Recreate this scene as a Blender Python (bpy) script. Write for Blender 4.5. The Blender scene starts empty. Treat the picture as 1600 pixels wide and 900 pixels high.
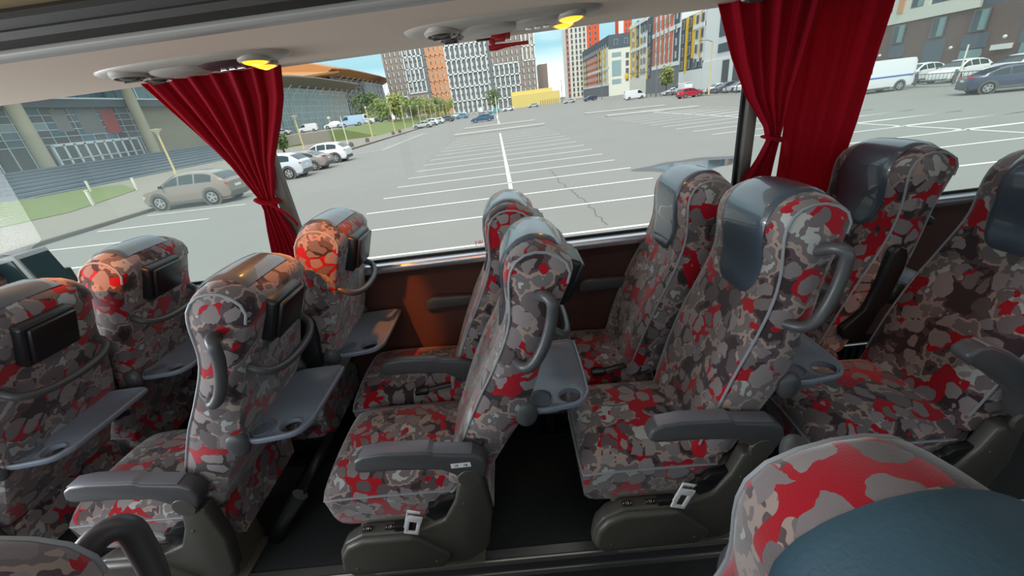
import bpy, bmesh, math, random
from math import sin, cos, pi, radians, sqrt
from mathutils import Vector, Matrix
random.seed(7)
SC = bpy.context.scene
COL = SC.collection

# ------------------------------------------------------------------ helpers
class MB:
    """collects shapes; build() links them as ONE mesh object"""
    def __init__(self):
        self.bm = bmesh.new()
    def _add(self, t, M=None):
        if M is not None:
            bmesh.ops.transform(t, matrix=M, verts=t.verts)
        bmesh.ops.recalc_face_normals(t, faces=t.faces)
        me = bpy.data.meshes.new('tmp'); t.to_mesh(me); t.free()
        self.bm.from_mesh(me); bpy.data.meshes.remove(me)
        return self
    def _bevel(self, t, w, seg):
        if w > 0:
            es = [e for e in t.edges if len(e.link_faces) == 2 and e.calc_face_angle(0) > 0.5]
            bmesh.ops.bevel(t, geom=es, offset=w, segments=seg, affect='EDGES', profile=0.5, clamp_overlap=True)
    def box(self, c, s, bevel=0, seg=2, M=None, mi=0):
        t = bmesh.new(); bmesh.ops.create_cube(t, size=1)
        bmesh.ops.transform(t, matrix=Matrix.Translation(Vector(c)) @ Matrix.Diagonal((s[0], s[1], s[2], 1)), verts=t.verts)
        self._bevel(t, bevel, seg)
        for f in t.faces: f.material_index = mi
        return self._add(t, M)
    def prism(self, poly, a, b, plane='xz', bevel=0, seg=2, M=None, mi=0):
        t = bmesh.new()
        def P(p, h):
            if plane == 'xz': return (p[0], h, p[1])
            if plane == 'xy': return (p[0], p[1], h)
            return (h, p[0], p[1])
        lo = [t.verts.new(P(p, a)) for p in poly]; hi = [t.verts.new(P(p, b)) for p in poly]
        n = len(poly)
        t.faces.new(lo); t.faces.new(hi[::-1])
        for i in range(n):
            t.faces.new((lo[i], lo[(i+1) % n], hi[(i+1) % n], hi[i]))
        bmesh.ops.recalc_face_normals(t, faces=t.faces)
        self._bevel(t, bevel, seg)
        for f in t.faces: f.material_index = mi
        return self._add(t, M)
    def tube(self, pts, r, n=8, closed=False, M=None, flat=1.0):
        t = bmesh.new(); pts = [Vector(p) for p in pts]; N = len(pts)
        rings = []; prev = None
        for i, p in enumerate(pts):
            if closed: d = pts[(i+1) % N] - pts[i-1]
            else: d = pts[min(i+1, N-1)] - pts[max(i-1, 0)]
            d = d.normalized() if d.length > 1e-9 else Vector((0, 0, 1))
            if prev is None:
                up = Vector((0, 0, 1)) if abs(d.z) < .9 else Vector((1, 0, 0))
                a = d.cross(up).normalized()
            else:
                a = (prev - d * prev.dot(d)); a = a.normalized() if a.length > 1e-6 else d.orthogonal().normalized()
            prev = a; b = d.cross(a)
            rr = r[i] if isinstance(r, (list, tuple)) else r
            rings.append([t.verts.new(p + a*cos(2*pi*k/n)*rr + b*sin(2*pi*k/n)*rr*flat) for k in range(n)])
        for i in range(N if closed else N-1):
            A, B = rings[i], rings[(i+1) % N]
            for k in range(n):
                t.faces.new((A[k], A[(k+1) % n], B[(k+1) % n], B[k]))
        if not closed:
            t.faces.new(rings[0][::-1]); t.faces.new(rings[-1])
        return self._add(t, M)
    def lathe(self, prof, n=20, M=None):
        t = bmesh.new(); rings = []
        for r, z in prof:
            rings.append([t.verts.new((r*cos(2*pi*k/n), r*sin(2*pi*k/n), z)) for k in range(n)])
        for A, B in zip(rings, rings[1:]):
            for k in range(n):
                t.faces.new((A[k], A[(k+1) % n], B[(k+1) % n], B[k]))
        t.faces.new(rings[0][::-1]); t.faces.new(rings[-1])
        bmesh.ops.remove_doubles(t, verts=t.verts, dist=1e-5)
        return self._add(t, M)
    def loft(self, loops, cap=True, M=None, closed=True):
        t = bmesh.new(); R = [[t.verts.new(p) for p in L] for L in loops]; n = len(loops[0])
        for A, B in zip(R, R[1:]):
            for k in range(n if closed else n-1):
                t.faces.new((A[k], A[(k+1) % n], B[(k+1) % n], B[k]))
        if cap:
            t.faces.new(R[0][::-1]); t.faces.new(R[-1])
        return self._add(t, M)
    def grid(self, f, us, vs, M=None, thick=0):
        t = bmesh.new(); V = [[t.verts.new(f(u, v)) for v in vs] for u in us]
        for i in range(len(us)-1):
            for j in range(len(vs)-1):
                t.faces.new((V[i][j], V[i+1][j], V[i+1][j+1], V[i][j+1]))
        if thick:
            bmesh.ops.recalc_face_normals(t, faces=t.faces)
            bmesh.ops.solidify(t, geom=list(t.faces), thickness=thick)
        return self._add(t, M)
    def quad(self, pts, mi=0):
        f = self.bm.faces.new([self.bm.verts.new(p) for p in pts]); f.material_index = mi
        return self
    def sphere(self, c, s, n=2, M=None):
        t = bmesh.new(); bmesh.ops.create_icosphere(t, subdivisions=n, radius=1)
        bmesh.ops.transform(t, matrix=Matrix.Translation(Vector(c)) @ Matrix.Diagonal((s[0], s[1], s[2], 1)), verts=t.verts)
        return self._add(t, M)
    def mesh(self, name, mats, smooth=True, ang=38):
        me = bpy.data.meshes.new(name); self.bm.to_mesh(me); self.bm.free()
        for m in (mats if isinstance(mats, (list, tuple)) else [mats]): me.materials.append(m)
        if smooth and len(me.polygons):
            me.polygons.foreach_set('use_smooth', [True]*len(me.polygons))
            me.set_sharp_from_angle(angle=radians(ang))
        return me
    def build(self, name, mats, parent=None, smooth=True, ang=38, loc=None):
        return link(name, self.mesh(name, mats, smooth, ang), parent, loc)

def link(name, me, parent=None, loc=None):
    o = bpy.data.objects.new(name, me); COL.objects.link(o)
    if parent: o.parent = parent
    if loc: o.location = loc
    return o
def tag(o, label=None, cat=None, group=None, kind=None):
    if label: o['label'] = label
    if cat: o['category'] = cat
    if group: o['group'] = group
    if kind: o['kind'] = kind
    return o
def thing(name, label, cat, loc=(0, 0, 0), rz=0, group=None):
    o = bpy.data.objects.new(name, None); COL.objects.link(o)
    o.location = loc; o.rotation_euler = (0, 0, rz); o.empty_display_size = .1
    return tag(o, label, cat, group)
def struct(o): o['kind'] = 'structure'; return o
def copy_tree(o, parent=None):
    c = o.copy(); COL.objects.link(c); c.parent = parent
    for ch in list(o.children): copy_tree(ch, c)
    return c
def smooth_pts(P, n=6, closed=False):
    """Catmull-Rom through the control points"""
    P = [Vector(p) for p in P]; out = []; N = len(P)
    for i in range(N if closed else N-1):
        p1, p2 = P[i], P[(i+1) % N]
        p0 = P[i-1] if (i > 0 or closed) else p1*2-p2
        p3 = P[(i+2) % N] if (i+2 < N or closed) else p2*2-p1
        for k in range(n):
            t = k/n
            out.append(.5*((2*p1)+(p2-p0)*t+(2*p0-5*p1+4*p2-p3)*t*t+(3*p1-p0-3*p2+p3)*t**3))
    if not closed: out.append(P[-1])
    return out
def interp(tab, x):
    if x <= tab[0][0]: return tab[0][1]
    for (a, b), (c, d) in zip(tab, tab[1:]):
        if x <= c: return b+(d-b)*(x-a)/(c-a)
    return tab[-1][1]
def text_mesh(name, txt, size, mat, M, parent, depth=.0006, mirror=False):
    cu = bpy.data.curves.new('lettering', 'FONT'); cu.body = txt; cu.size = size; cu.extrude = depth; cu.align_x = 'CENTER'; cu.align_y = 'CENTER'
    to = bpy.data.objects.new('lettering', cu)
    me = bpy.data.meshes.new_from_object(to); bpy.data.objects.remove(to); bpy.data.curves.remove(cu)
    me.transform(M); me.materials.clear(); me.materials.append(mat); me.name = name
    return link(name, me, parent)

# ------------------------------------------------------------------ materials
def S(h):
    """sRGB 0-255 triple -> linear"""
    return tuple(((c/255)/12.92 if c/255 <= .04045 else ((c/255+.055)/1.055)**2.4) for c in h)
def newmat(name):
    m = bpy.data.materials.new(name); m.use_nodes = True
    nt = m.node_tree; b = nt.nodes['Principled BSDF']
    return m, nt, b
def mat(name, col, rough=.6, metal=0, spec=.5, noise=0, nscale=20, bump=0, bscale=200, emit=None, estr=0, alpha=None, sheen=0, coat=0):
    m, nt, b = newmat(name)
    c = col if max(col) <= 1 and not all(isinstance(x, int) for x in col) else S(col)
    b.inputs['Base Color'].default_value = (*c, 1)
    b.inputs['Roughness'].default_value = rough; b.inputs['Metallic'].default_value = metal
    b.inputs['Specular IOR Level'].default_value = spec
    if sheen: b.inputs['Sheen Weight'].default_value = sheen
    if coat: b.inputs['Coat Weight'].default_value = coat
    tc = nt.nodes.new('ShaderNodeTexCoord')
    if noise:
        n = nt.nodes.new('ShaderNodeTexNoise'); n.inputs['Scale'].default_value = nscale; n.inputs['Detail'].default_value = 4
        nt.links.new(tc.outputs['Object'], n.inputs['Vector'])
        mx = nt.nodes.new('ShaderNodeMix'); mx.data_type = 'RGBA'
        mx.inputs['A'].default_value = (*[x*(1-noise) for x in c], 1); mx.inputs['B'].default_value = (*[min(1, x*(1+noise)) for x in c], 1)
        nt.links.new(n.outputs['Fac'], mx.inputs['Factor']); nt.links.new(mx.outputs['Result'], b.inputs['Base Color'])
    if bump:
        n2 = nt.nodes.new('ShaderNodeTexNoise'); n2.inputs['Scale'].default_value = bscale; n2.inputs['Detail'].default_value = 2
        nt.links.new(tc.outputs['Object'], n2.inputs['Vector'])
        bp = nt.nodes.new('ShaderNodeBump'); bp.inputs['Strength'].default_value = bump; bp.inputs['Distance'].default_value = .002
        nt.links.new(n2.outputs['Fac'], bp.inputs['Height']); nt.links.new(bp.outputs['Normal'], b.inputs['Normal'])
    if emit:
        b.inputs['Emission Color'].default_value = (*emit, 1); b.inputs['Emission Strength'].default_value = estr
    return m
def fabric():
    """moquette: rounded grey pebbles in a ground that goes red, beige, dark or pale in patches"""
    m, nt, b = newmat('moquette')
    N = nt.nodes.new; L = nt.links.new
    tc = N('ShaderNodeTexCoord'); oi = N('ShaderNodeObjectInfo')
    ad = N('ShaderNodeVectorMath'); L(tc.outputs['Object'], ad.inputs[0])
    ml = N('ShaderNodeVectorMath'); ml.operation = 'SCALE'; ml.inputs['Scale'].default_value = 7.0; L(oi.outputs['Color'], ml.inputs[0]); L(ml.outputs[0], ad.inputs[1])
    def noise(scale, detail=2, off=0, rough=.5):
        n = N('ShaderNodeTexNoise'); n.inputs['Scale'].default_value = scale; n.inputs['Detail'].default_value = detail; n.inputs['Roughness'].default_value = rough
        if off:
            a = N('ShaderNodeVectorMath'); a.inputs[1].default_value = (off, off*.7, -off); L(ad.outputs[0], a.inputs[0]); L(a.outputs[0], n.inputs['Vector'])
        else: L(ad.outputs[0], n.inputs['Vector'])
        return n
    # warped coordinates
    wn = noise(9, 2); wn2 = noise(45, 3, 1.7)
    def centred(n, k):
        sub = N('ShaderNodeVectorMath'); sub.operation = 'SUBTRACT'; L(n.outputs['Color'], sub.inputs[0]); sub.inputs[1].default_value = (.5, .5, .5)
        sc = N('ShaderNodeVectorMath'); sc.operation = 'SCALE'; sc.inputs['Scale'].default_value = k; L(sub.outputs[0], sc.inputs[0]); return sc
    w0 = N('ShaderNodeVectorMath'); L(ad.outputs[0], w0.inputs[0]); L(centred(wn, .07).outputs[0], w0.inputs[1])
    wc = N('ShaderNodeVectorMath'); L(w0.outputs[0], wc.inputs[0]); L(centred(wn2, .016).outputs[0], wc.inputs[1])
    v1 = N('ShaderNodeTexVoronoi'); v1.feature = 'DISTANCE_TO_EDGE'; v1.inputs['Scale'].default_value = 16; L(wc.outputs[0], v1.inputs['Vector'])
    v2 = N('ShaderNodeTexVoronoi'); v2.feature = 'F1'; v2.inputs['Scale'].default_value = 16; L(wc.outputs[0], v2.inputs['Vector'])
    def ramp(src, stops, const=True):
        r = N('ShaderNodeValToRGB'); cr = r.color_ramp; cr.interpolation = 'CONSTANT' if const else 'LINEAR'
        while len(cr.elements) < len(stops): cr.elements.new(.5)
        for e, (p, c) in zip(cr.elements, stops): e.position = p; e.color = (*c, 1)
        L(src, r.inputs['Fac']); return r
    sep = N('ShaderNodeSeparateColor'); L(v2.outputs['Color'], sep.inputs[0])
    peb = ramp(sep.outputs[0], [(0, S((122, 113, 114))), (.38, S((106, 97, 98))), (.62, S((136, 127, 127))), (.88, S((88, 78, 80)))])
    # ground colours
    g1 = noise(11, 3, 3.1)
    gnd = ramp(g1.outputs['Fac'], [(0, S((56, 44, 47))), (.43, S((84, 70, 72))), (.49, S((152, 134, 126))), (.54, S((108, 100, 101))), (.62, S((164, 166, 162)))])
    rn = noise(9.5, 2, -5.3)
    rmask = ramp(rn.outputs['Fac'], [(0, (0, 0, 0)), (.565, (1, 1, 1))])
    mixg = N('ShaderNodeMix'); mixg.data_type = 'RGBA'; L(rmask.outputs['Color'], mixg.inputs['Factor']); L(gnd.outputs['Color'], mixg.inputs['A'])
    mixg.inputs['B'].default_value = (*S((158, 10, 30)), 1)
    # pebble mask with per-cell size
    th = N('ShaderNodeMath'); th.operation = 'MULTIPLY_ADD'; L(sep.outputs[1], th.inputs[0]); th.inputs[1].default_value = .10; th.inputs[2].default_value = .035
    gt = N('ShaderNodeMath'); gt.operation = 'GREATER_THAN'; L(v1.outputs['Distance'], gt.inputs[0]); L(th.outputs[0], gt.inputs[1])
    lt = N('ShaderNodeMath'); lt.operation = 'LESS_THAN'; L(v2.outputs['Distance'], lt.inputs[0]); lt.inputs[1].default_value = .52
    an = N('ShaderNodeMath'); an.operation = 'MULTIPLY'; L(gt.outputs[0], an.inputs[0]); L(lt.outputs[0], an.inputs[1]); gt = an
    mixp = N('ShaderNodeMix'); mixp.data_type = 'RGBA'; L(gt.outputs[0], mixp.inputs['Factor']); L(mixg.outputs['Result'], mixp.inputs['A']); L(peb.outputs['Color'], mixp.inputs['B'])
    L(mixp.outputs['Result'], b.inputs['Base Color'])
    b.inputs['Roughness'].default_value = .9; b.inputs['Sheen Weight'].default_value = .6; b.inputs['Sheen Roughness'].default_value = .4
    b.inputs['Specular IOR Level'].default_value = .2
    fn = N('ShaderNodeTexNoise'); fn.inputs['Scale'].default_value = 500; L(tc.outputs['Object'], fn.inputs['Vector'])
    bp = N('ShaderNodeBump'); bp.inputs['Strength'].default_value = .25; bp.inputs['Distance'].default_value = .0015
    L(fn.outputs['Fac'], bp.inputs['Height']); L(bp.outputs['Normal'], b.inputs['Normal'])
    return m
def glass(name, tint, veil=0.0, veilcol=(.8, .9, .85), ior=1.35, scale=.6):
    """thin window pane: straight through + fresnel mirror + a veil of dust film and painted reflection"""
    m = bpy.data.materials.new(name); m.use_nodes = True; nt = m.node_tree; nt.nodes.clear()
    N = nt.nodes.new; L = nt.links.new
    out = N('ShaderNodeOutputMaterial'); tr = N('ShaderNodeBsdfTransparent'); tr.inputs[0].default_value = (*tint, 1)
    gl = N('ShaderNodeBsdfGlossy'); gl.inputs['Roughness'].default_value = .01
    fr = N('ShaderNodeFresnel'); fr.inputs['IOR'].default_value = ior
    m1 = N('ShaderNodeMixShader'); L(fr.outputs[0], m1.inputs[0]); L(tr.outputs[0], m1.inputs[1]); L(gl.outputs[0], m1.inputs[2])
    if veil:
        tl = N('ShaderNodeBsdfTranslucent'); tl.inputs[0].default_value = (*veilcol, 1)
        nz = N('ShaderNodeTexNoise'); nz.inputs['Scale'].default_value = 2.2; nz.inputs['Detail'].default_value = 5
        tc = N('ShaderNodeTexCoord'); L(tc.outputs['Object'], nz.inputs['Vector'])
        mr = N('ShaderNodeMapRange'); L(nz.outputs['Fac'], mr.inputs[0]); mr.inputs[1].default_value = .35; mr.inputs[2].default_value = .7
        mr.inputs[3].default_value = veil*.6; mr.inputs[4].default_value = veil*1.3
        m2 = N('ShaderNodeMixShader'); L(mr.outputs[0], m2.inputs[0]); L(m1.outputs[0], m2.inputs[1]); L(tl.outputs[0], m2.inputs[2])
        L(m2.outputs[0], out.inputs[0])
    else: L(m1.outputs[0], out.inputs[0])
    return m
def curtain_mat():
    m, nt, b = newmat('curtain_velour')
    b.inputs['Base Color'].default_value = (.25, .003, .014, 1); b.inputs['Roughness'].default_value = .85
    b.inputs['Sheen Weight'].default_value = .2; b.inputs['Sheen Tint'].default_value = (.9, .1, .15, 1); b.inputs['Specular IOR Level'].default_value = .15
    tl = nt.nodes.new('ShaderNodeBsdfTranslucent'); tl.inputs[0].default_value = (.75, .008, .05, 1)
    mx = nt.nodes.new('ShaderNodeMixShader'); mx.inputs[0].default_value = .35
    nt.links.new(b.outputs[0], mx.inputs[1]); nt.links.new(tl.outputs[0], mx.inputs[2])
    nt.links.new(mx.outputs[0], nt.nodes['Material Output'].inputs[0]); return m
def speckle(name, dark, light, scale=600, th=.66, rough=.9):
    m, nt, b = newmat(name); N = nt.nodes.new; L = nt.links.new
    tc = N('ShaderNodeTexCoord'); n = N('ShaderNodeTexNoise'); n.inputs['Scale'].default_value = scale; n.inputs['Detail'].default_value = 1
    L(tc.outputs['Object'], n.inputs['Vector'])
    r = N('ShaderNodeValToRGB'); r.color_ramp.elements[0].position = th-.12; r.color_ramp.elements[0].color = (*dark, 1)
    r.color_ramp.elements[1].position = th; r.color_ramp.elements[1].color = (*light, 1)
    L(n.outputs['Fac'], r.inputs['Fac']); L(r.outputs['Color'], b.inputs['Base Color']); b.inputs['Roughness'].default_value = rough
    return m

M = {}
M['fabric'] = fabric()
M['leather'] = mat('headrest_leather', S((64, 78, 90)), rough=.36, spec=1.0, coat=.8, bump=.25, bscale=160, noise=.12, nscale=9)
M['leather_matt'] = mat('unlit_headrest_leather', S((50, 78, 92)), rough=.62, spec=.4, bump=.3, bscale=220)  # same leather; its backlit look without highlight is put into colour and gloss
M['piping'] = mat('piping', S((138, 142, 146)), rough=.5)
M['arm'] = mat('armrest_plastic', S((72, 72, 74)), rough=.42, bump=.12, bscale=700)
M['base'] = mat('seat_base_plastic', S((68, 66, 60)), rough=.45, bump=.12, bscale=700)
M['black'] = mat('black_plastic', S((24, 25, 27)), rough=.35)
M['blackmatt'] = mat('black_webbing', S((20, 21, 23)), rough=.85)
M['handle'] = mat('handle_rubber', S((70, 71, 73)), rough=.4)
M['tray'] = mat('tray_plastic', S((116, 124, 136)), rough=.3, bump=.1, bscale=500)
M['chrome'] = mat('chrome', (.75, .76, .76), rough=.22, metal=1)
M['tongue'] = mat('belt_steel', S((235, 238, 240)), rough=.3, metal=.2)
M['alu'] = mat('aluminium_sill', (.62, .63, .68), rough=.32, metal=1)
M['rail'] = mat('floor_rail', (.36, .36, .34), rough=.38, metal=.9)
M['felt'] = mat('brown_wall_felt', S((84, 55, 48)), rough=.95, noise=.12, nscale=60, bump=.3, bscale=400)
M['carpet'] = speckle('floor_carpet', S((28, 30, 31)), S((66, 70, 70)), 420, .68)
M['aisle'] = speckle('aisle_vinyl', S((22, 23, 24)), S((72, 76, 76)), 300, .7, .6)
M['frame'] = mat('dark_steel', S((34, 34, 35)), rough=.5, metal=.3)
M['pedmetal'] = mat('pedestal_paint', S((96, 92, 80)), rough=.5)
M['panel'] = mat('beige_rack_panel', S((214, 198, 182)), rough=.75, bump=.1, bscale=300)
M['bead'] = mat('grey_bead', S((150, 150, 146)), rough=.45)
M['rackdark'] = mat('dark_rack_edge', S((44, 42, 39)), rough=.6, bump=.2, bscale=500)
M['racktan'] = mat('tan_rack_lining', S((120, 106, 78)), rough=.8)
M['roof'] = mat('roof_lining', S((170, 164, 152)), rough=.85)
M['unit'] = mat('service_unit_plastic', S((158, 154, 146)), rough=.45)
M['unitdark'] = mat('nozzle_dark', S((52, 46, 46)), rough=.3)
M['maroon'] = mat('recess_maroon', S((58, 30, 34)), rough=.5)
M['amber'] = mat('amber_lens', S((255, 150, 20)), rough=.3, emit=(1, .33, .02), estr=2.6)
M['bulb'] = mat('amber_bulb', S((255, 200, 60)), rough=.3, emit=(1, .55, .06), estr=4.5)
M['hammer'] = mat('hammer_red', S((150, 14, 24)), rough=.35)
M['curtain'] = curtain_mat()
M['rubber'] = mat('window_rubber', S((18, 18, 18)), rough=.6)
M['pillar'] = mat('pillar_trim', S((96, 92, 86)), rough=.6)
M['white'] = mat('label_white', S((225, 225, 220)), rough=.6)
M['ink'] = mat('label_ink', S((20, 20, 20)), rough=.6)
M['redink'] = mat('window_letter_red', S((235, 50, 70)), rough=.6)
_m, _nt, _b = newmat('window_vinyl'); _tl = _nt.nodes.new('ShaderNodeBsdfTranslucent'); _tl.inputs[0].default_value = (.8, .05, .09, 1)
_mx = _nt.nodes.new('ShaderNodeMixShader'); _mx.inputs[0].default_value = .75; _b.inputs['Base Color'].default_value = (.7, .03, .06, 1)
_nt.links.new(_b.outputs[0], _mx.inputs[1]); _nt.links.new(_tl.outputs[0], _mx.inputs[2]); _nt.links.new(_mx.outputs[0], _nt.nodes['Material Output'].inputs[0]); M['redink'] = _m
M['teal'] = mat('screen_teal', S((40, 62, 66)), rough=.15)
M['greyplastic'] = mat('pale_grey_plastic', S((170, 178, 176)), rough=.35)
M['glass_mid'] = glass('pane_clear', (.95, .965, .955), ior=1.18)
M['glass_left'] = glass('pane_reflection_veil', (.9, .94, .92), .17, ior=1.17)  # milky veil puts the pale interior reflection into the pane itself
M['glass_right'] = glass('pane_film', (.86, .92, .89), .13, ior=1.2)
# ------------------------------------------------------------------ camera
CAMZ = 1.55
def camera():
    p, r, y = radians(24.8), radians(7.5), radians(2.0)
    f = Vector((0, cos(p), -sin(p))); u0 = Vector((0, sin(p), cos(p))); r0 = Vector((1, 0, 0))
    rt = r0*cos(r) - u0*sin(r); up = r0*sin(r) + u0*cos(r)
    Z = Matrix.Rotation(y, 3, 'Z'); f, rt, up = Z @ f, Z @ rt, Z @ up
    cd = bpy.data.cameras.new('camera'); cd.sensor_width = 36; cd.sensor_fit = 'HORIZONTAL'; cd.lens = 624/1600*36; cd.clip_start = .02; cd.clip_end = 2000
    o = bpy.data.objects.new('camera', cd); COL.objects.link(o)
    o.matrix_world = Matrix(((rt.x, up.x, -f.x, 0), (rt.y, up.y, -f.y, 0), (rt.z, up.z, -f.z, CAMZ), (0, 0, 0, 1)))
    SC.camera = o
camera()

# ------------------------------------------------------------------ coach seat
HZ = .46                                             # height of the backrest hinge above the platform
PROF = [(-.03, -.07), (0, 0), (.048, .12), (.121, .277), (.175, .373), (.228, .48), (.25, .554), (.256, .631), (.263, .682), (.284, .716), (.315, .733),
        (.35, .736), (.388, .73), (.424, .706), (.438, .672), (.41, .60), (.378, .52), (.331, .378), (.259, .217), (.19, .10), (.12, -.02), (.10, -.06)]
NTOP = 11
PROF = [(x-(.012 if i > 10 and z > .3 else 0), z*.975) for i, (x, z) in enumerate(PROF)]
_front = smooth_pts([(x, 0, z) for x, z in PROF[:NTOP+1]], 4)
_back = smooth_pts([(x, 0, z) for x, z in PROF[NTOP:]], 4)
def resample(P, n):
    d = [0]
    for a, b in zip(P, P[1:]): d.append(d[-1]+(b-a).length)
    out = []
    for i in range(n+1):
        s = d[-1]*i/n; k = 0
        while k < len(d)-2 and d[k+1] < s: k += 1
        t = (s-d[k])/max(1e-9, d[k+1]-d[k]); out.append(P[k].lerp(P[k+1], min(1, t)))
    return out
NF = 30
CF = resample(_front, NF); CB = resample(_back, NF)
CURVE = CF + CB[1:]                                   # index 0..2*NF, apex at NF
def cur(u):
    """u in 0..2: point and outward normal of the side outline (front bottom, over the top, back bottom)"""
    s = max(0, min(2*NF, u*NF)); i = min(int(s), 2*NF-1); t = s-i
    p = CURVE[i].lerp(CURVE[i+1], t); a = CURVE[max(0, i-1)]; b = CURVE[min(2*NF, i+2)]
    d = (b-a).normalized(); return p, Vector((-d.z, 0, d.x))
def halfw(z): return interp([(-.1, .202), (.15, .208), (.3, .206), (.42, .196), (.52, .184), (.62, .180), (.69, .172), (.72, .164), (.75, .155)], z)
def bulge(u): return interp([(0, .018), (.35, .012), (.55, .012), (.75, .016), (.9, .026), (1.0, .03), (1.12, .024), (1.3, .012), (2, .008)], u)
def SURF(u, v, off=0):
    p, n = cur(u); w = halfw(p.z)
    k = sqrt(max(0, 1-abs(v)**2.4))
    valley = -.016*max(0, 1-(v/.62)**2)*interp([(0, 0), (.15, 1), (.5, 1), (.68, 0)], u)      # dished between side bolsters
    q = p + n*(bulge(u)*k + valley + off)
    return Vector((q.x, w*v, q.z))
VS = [sin(pi/2*t) for t in [-1+2*i/16 for i in range(17)]]
def back_u(z):
    """u on the rear face at height z above the hinge"""
    best = min(range(NF, 2*NF+1), key=lambda i: abs(CURVE[i].z-z)); return best/NF

def backrest_mesh():
    b = MB(); t = bmesh.new()
    us = [i/NF for i in range(2*NF+1)]
    V = [[t.verts.new(SURF(u, v)) for v in VS] for u in us]
    for i in range(len(us)-1):
        for j in range(len(VS)-1): t.faces.new((V[i][j], V[i+1][j], V[i+1][j+1], V[i][j+1]))
    K = 6
    for j, sgn in ((0, -1), (len(VS)-1, 1)):          # side cheeks, slightly padded
        rows = []
        for i in range(NF):
            A, B = V[i][j], V[2*NF-i][j]; row = [A]
            for k in range(1, K):
                f = k/K; p = A.co.lerp(B.co, f); p.y += sgn*.016*sin(pi*f)**.6*min(1, (NF-i)/5)
                row.append(t.verts.new(p))
            rows.append(row+[B])
        for r0, r1 in zip(rows, rows[1:]):
            for k in range(K): t.faces.new((r0[k], r0[k+1], r1[k+1], r1[k]))
        top = V[NF][j]; r = rows[-1]
        for k in range(K): t.faces.new((r[k], r[k+1], top))
    bt = [V[0][j] for j in range(len(VS))] + [V[2*NF][j] for j in reversed(range(len(VS)))]
    b._add(t); return b.mesh('backrest', M['fabric'], ang=36)
def pad_mesh(u0=.63, u1=1.075, wv=.64, m='leather'):
    """leather headrest cover: tongue-shaped on the front, over the top"""
    b = MB(); na, nb = 40, 18
    def hw(a):
        if a < .4: return wv*(.40+.60*sqrt(max(0, 1-(1-a/.4)**2.2)))
        return wv+.06*(a-.4)
    vs = [-1+2*i/nb for i in range(nb+1)]; us = [i/na for i in range(na+1)]
    def f(a, q):
        e = min(1, min(a, 1-a)*14)*min(1, (1-abs(q))*9); e = max(0, e)
        return SURF(u0+(u1-u0)*a, q*hw(a), .0015+.006*e**.5)
    b.grid(f, us, vs); return b.mesh('headrest_pad', M[m], ang=60)
def piping_mesh(sgn):
    b = MB(); pts = [SURF(i/NF, sgn*1.0, .002) for i in range(2, int(NF*1.22))]
    b.tube(pts, .0042, 6); return b.mesh('piping', M['piping'])
def panel_piping_mesh(sgn):
    b = MB(); pts = [SURF(u, sgn, .0) for u in [1.2+.02*i for i in range(5)]]
    b.tube(pts, .004, 6); return b.mesh('piping', M['piping'])
def side_handle_mesh(sgn):
    y0, y1 = sgn*.19, sgn*.252
    P = [(.335, y0, .60), (.352, y1-.02*sgn, .618), (.366, y1, .606), (.362, y1, .56), (.345, y1, .50), (.322, y1, .45), (.298, y1, .418), (.272, y1-.012*sgn, .404), (.245, y0, .40)]
    b = MB(); b.tube(smooth_pts(P, 6), .0165, 12); return b.mesh('side_handle', M['handle'])
def grab_bar_mesh():
    z = .43; u = back_u(z); p, n = cur(u); b = MB()
    P = []
    for y, o, dz in ((-.158, -.004, .05), (-.163, .035, .035), (-.15, .062, .012), (-.09, .078, -.008), (0, .083, -.014), (.09, .078, -.008), (.15, .062, .012), (.163, .035, .035), (.158, -.004, .05)):
        P.append((p.x+o, y, z+dz))
    b.tube(smooth_pts(P, 5), .0135, 10); return b.mesh('grab_bar', M['handle'])
def rear_box_mesh():
    b = MB(); u = back_u(.585); p, n = cur(u); ang = math.atan2(n.z, n.x)
    T = Matrix.Translation((p.x, 0, p.z)) @ Matrix.Rotation(-ang, 4, 'Y')
    b.box((.022, -.015, 0), (.05, .175, .152), .012, 3, M=T)
    return b.mesh('rear_box', M['black']), T
def box_lid_mesh(T):
    b = MB(); b.box((.053, -.015, .004), (.016, .148, .126), .005, 2, M=T); return b.mesh('box_lid', M['black'])
def cushion_mesh(w=.216):
    b = MB(); loops = []
    for x, zt, ze, zb, ww in ((.10, .40, .34, .22, .97), (.02, .425, .36, .22, 1), (-.1, .435, .366, .215, 1), (-.25, .447, .37, .21, 1), (-.38, .452, .372, .21, 1), (-.44, .446, .37, .213, .995), (-.468, .43, .366, .22, .985), (-.483, .405, .36, .235, .97), (-.485, .37, .345, .26, .955), (-.475, .335, .32, .28, .94)):
        L = []
        for i in range(15):
            v = -1+2*i/14; v = sin(pi/2*v); k = sqrt(max(0, 1-abs(v)**3)); L.append((x, w*ww*v, ze+(zt-ze)*k))
        for i in range(1, 4): L.append((x, w*ww*(1-.02*i), ze+(zb-ze)*i/4))
        for i in range(0, 5): L.append((x, w*ww*.9*(1-i/2), zb))
        for i in range(3, 0, -1): L.append((x, -w*ww*(1-.02*i), ze+(zb-ze)*i/4))
        loops.append(L)
    b.loft(loops); return b.mesh('cushion', M['fabric'], ang=55)
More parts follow.
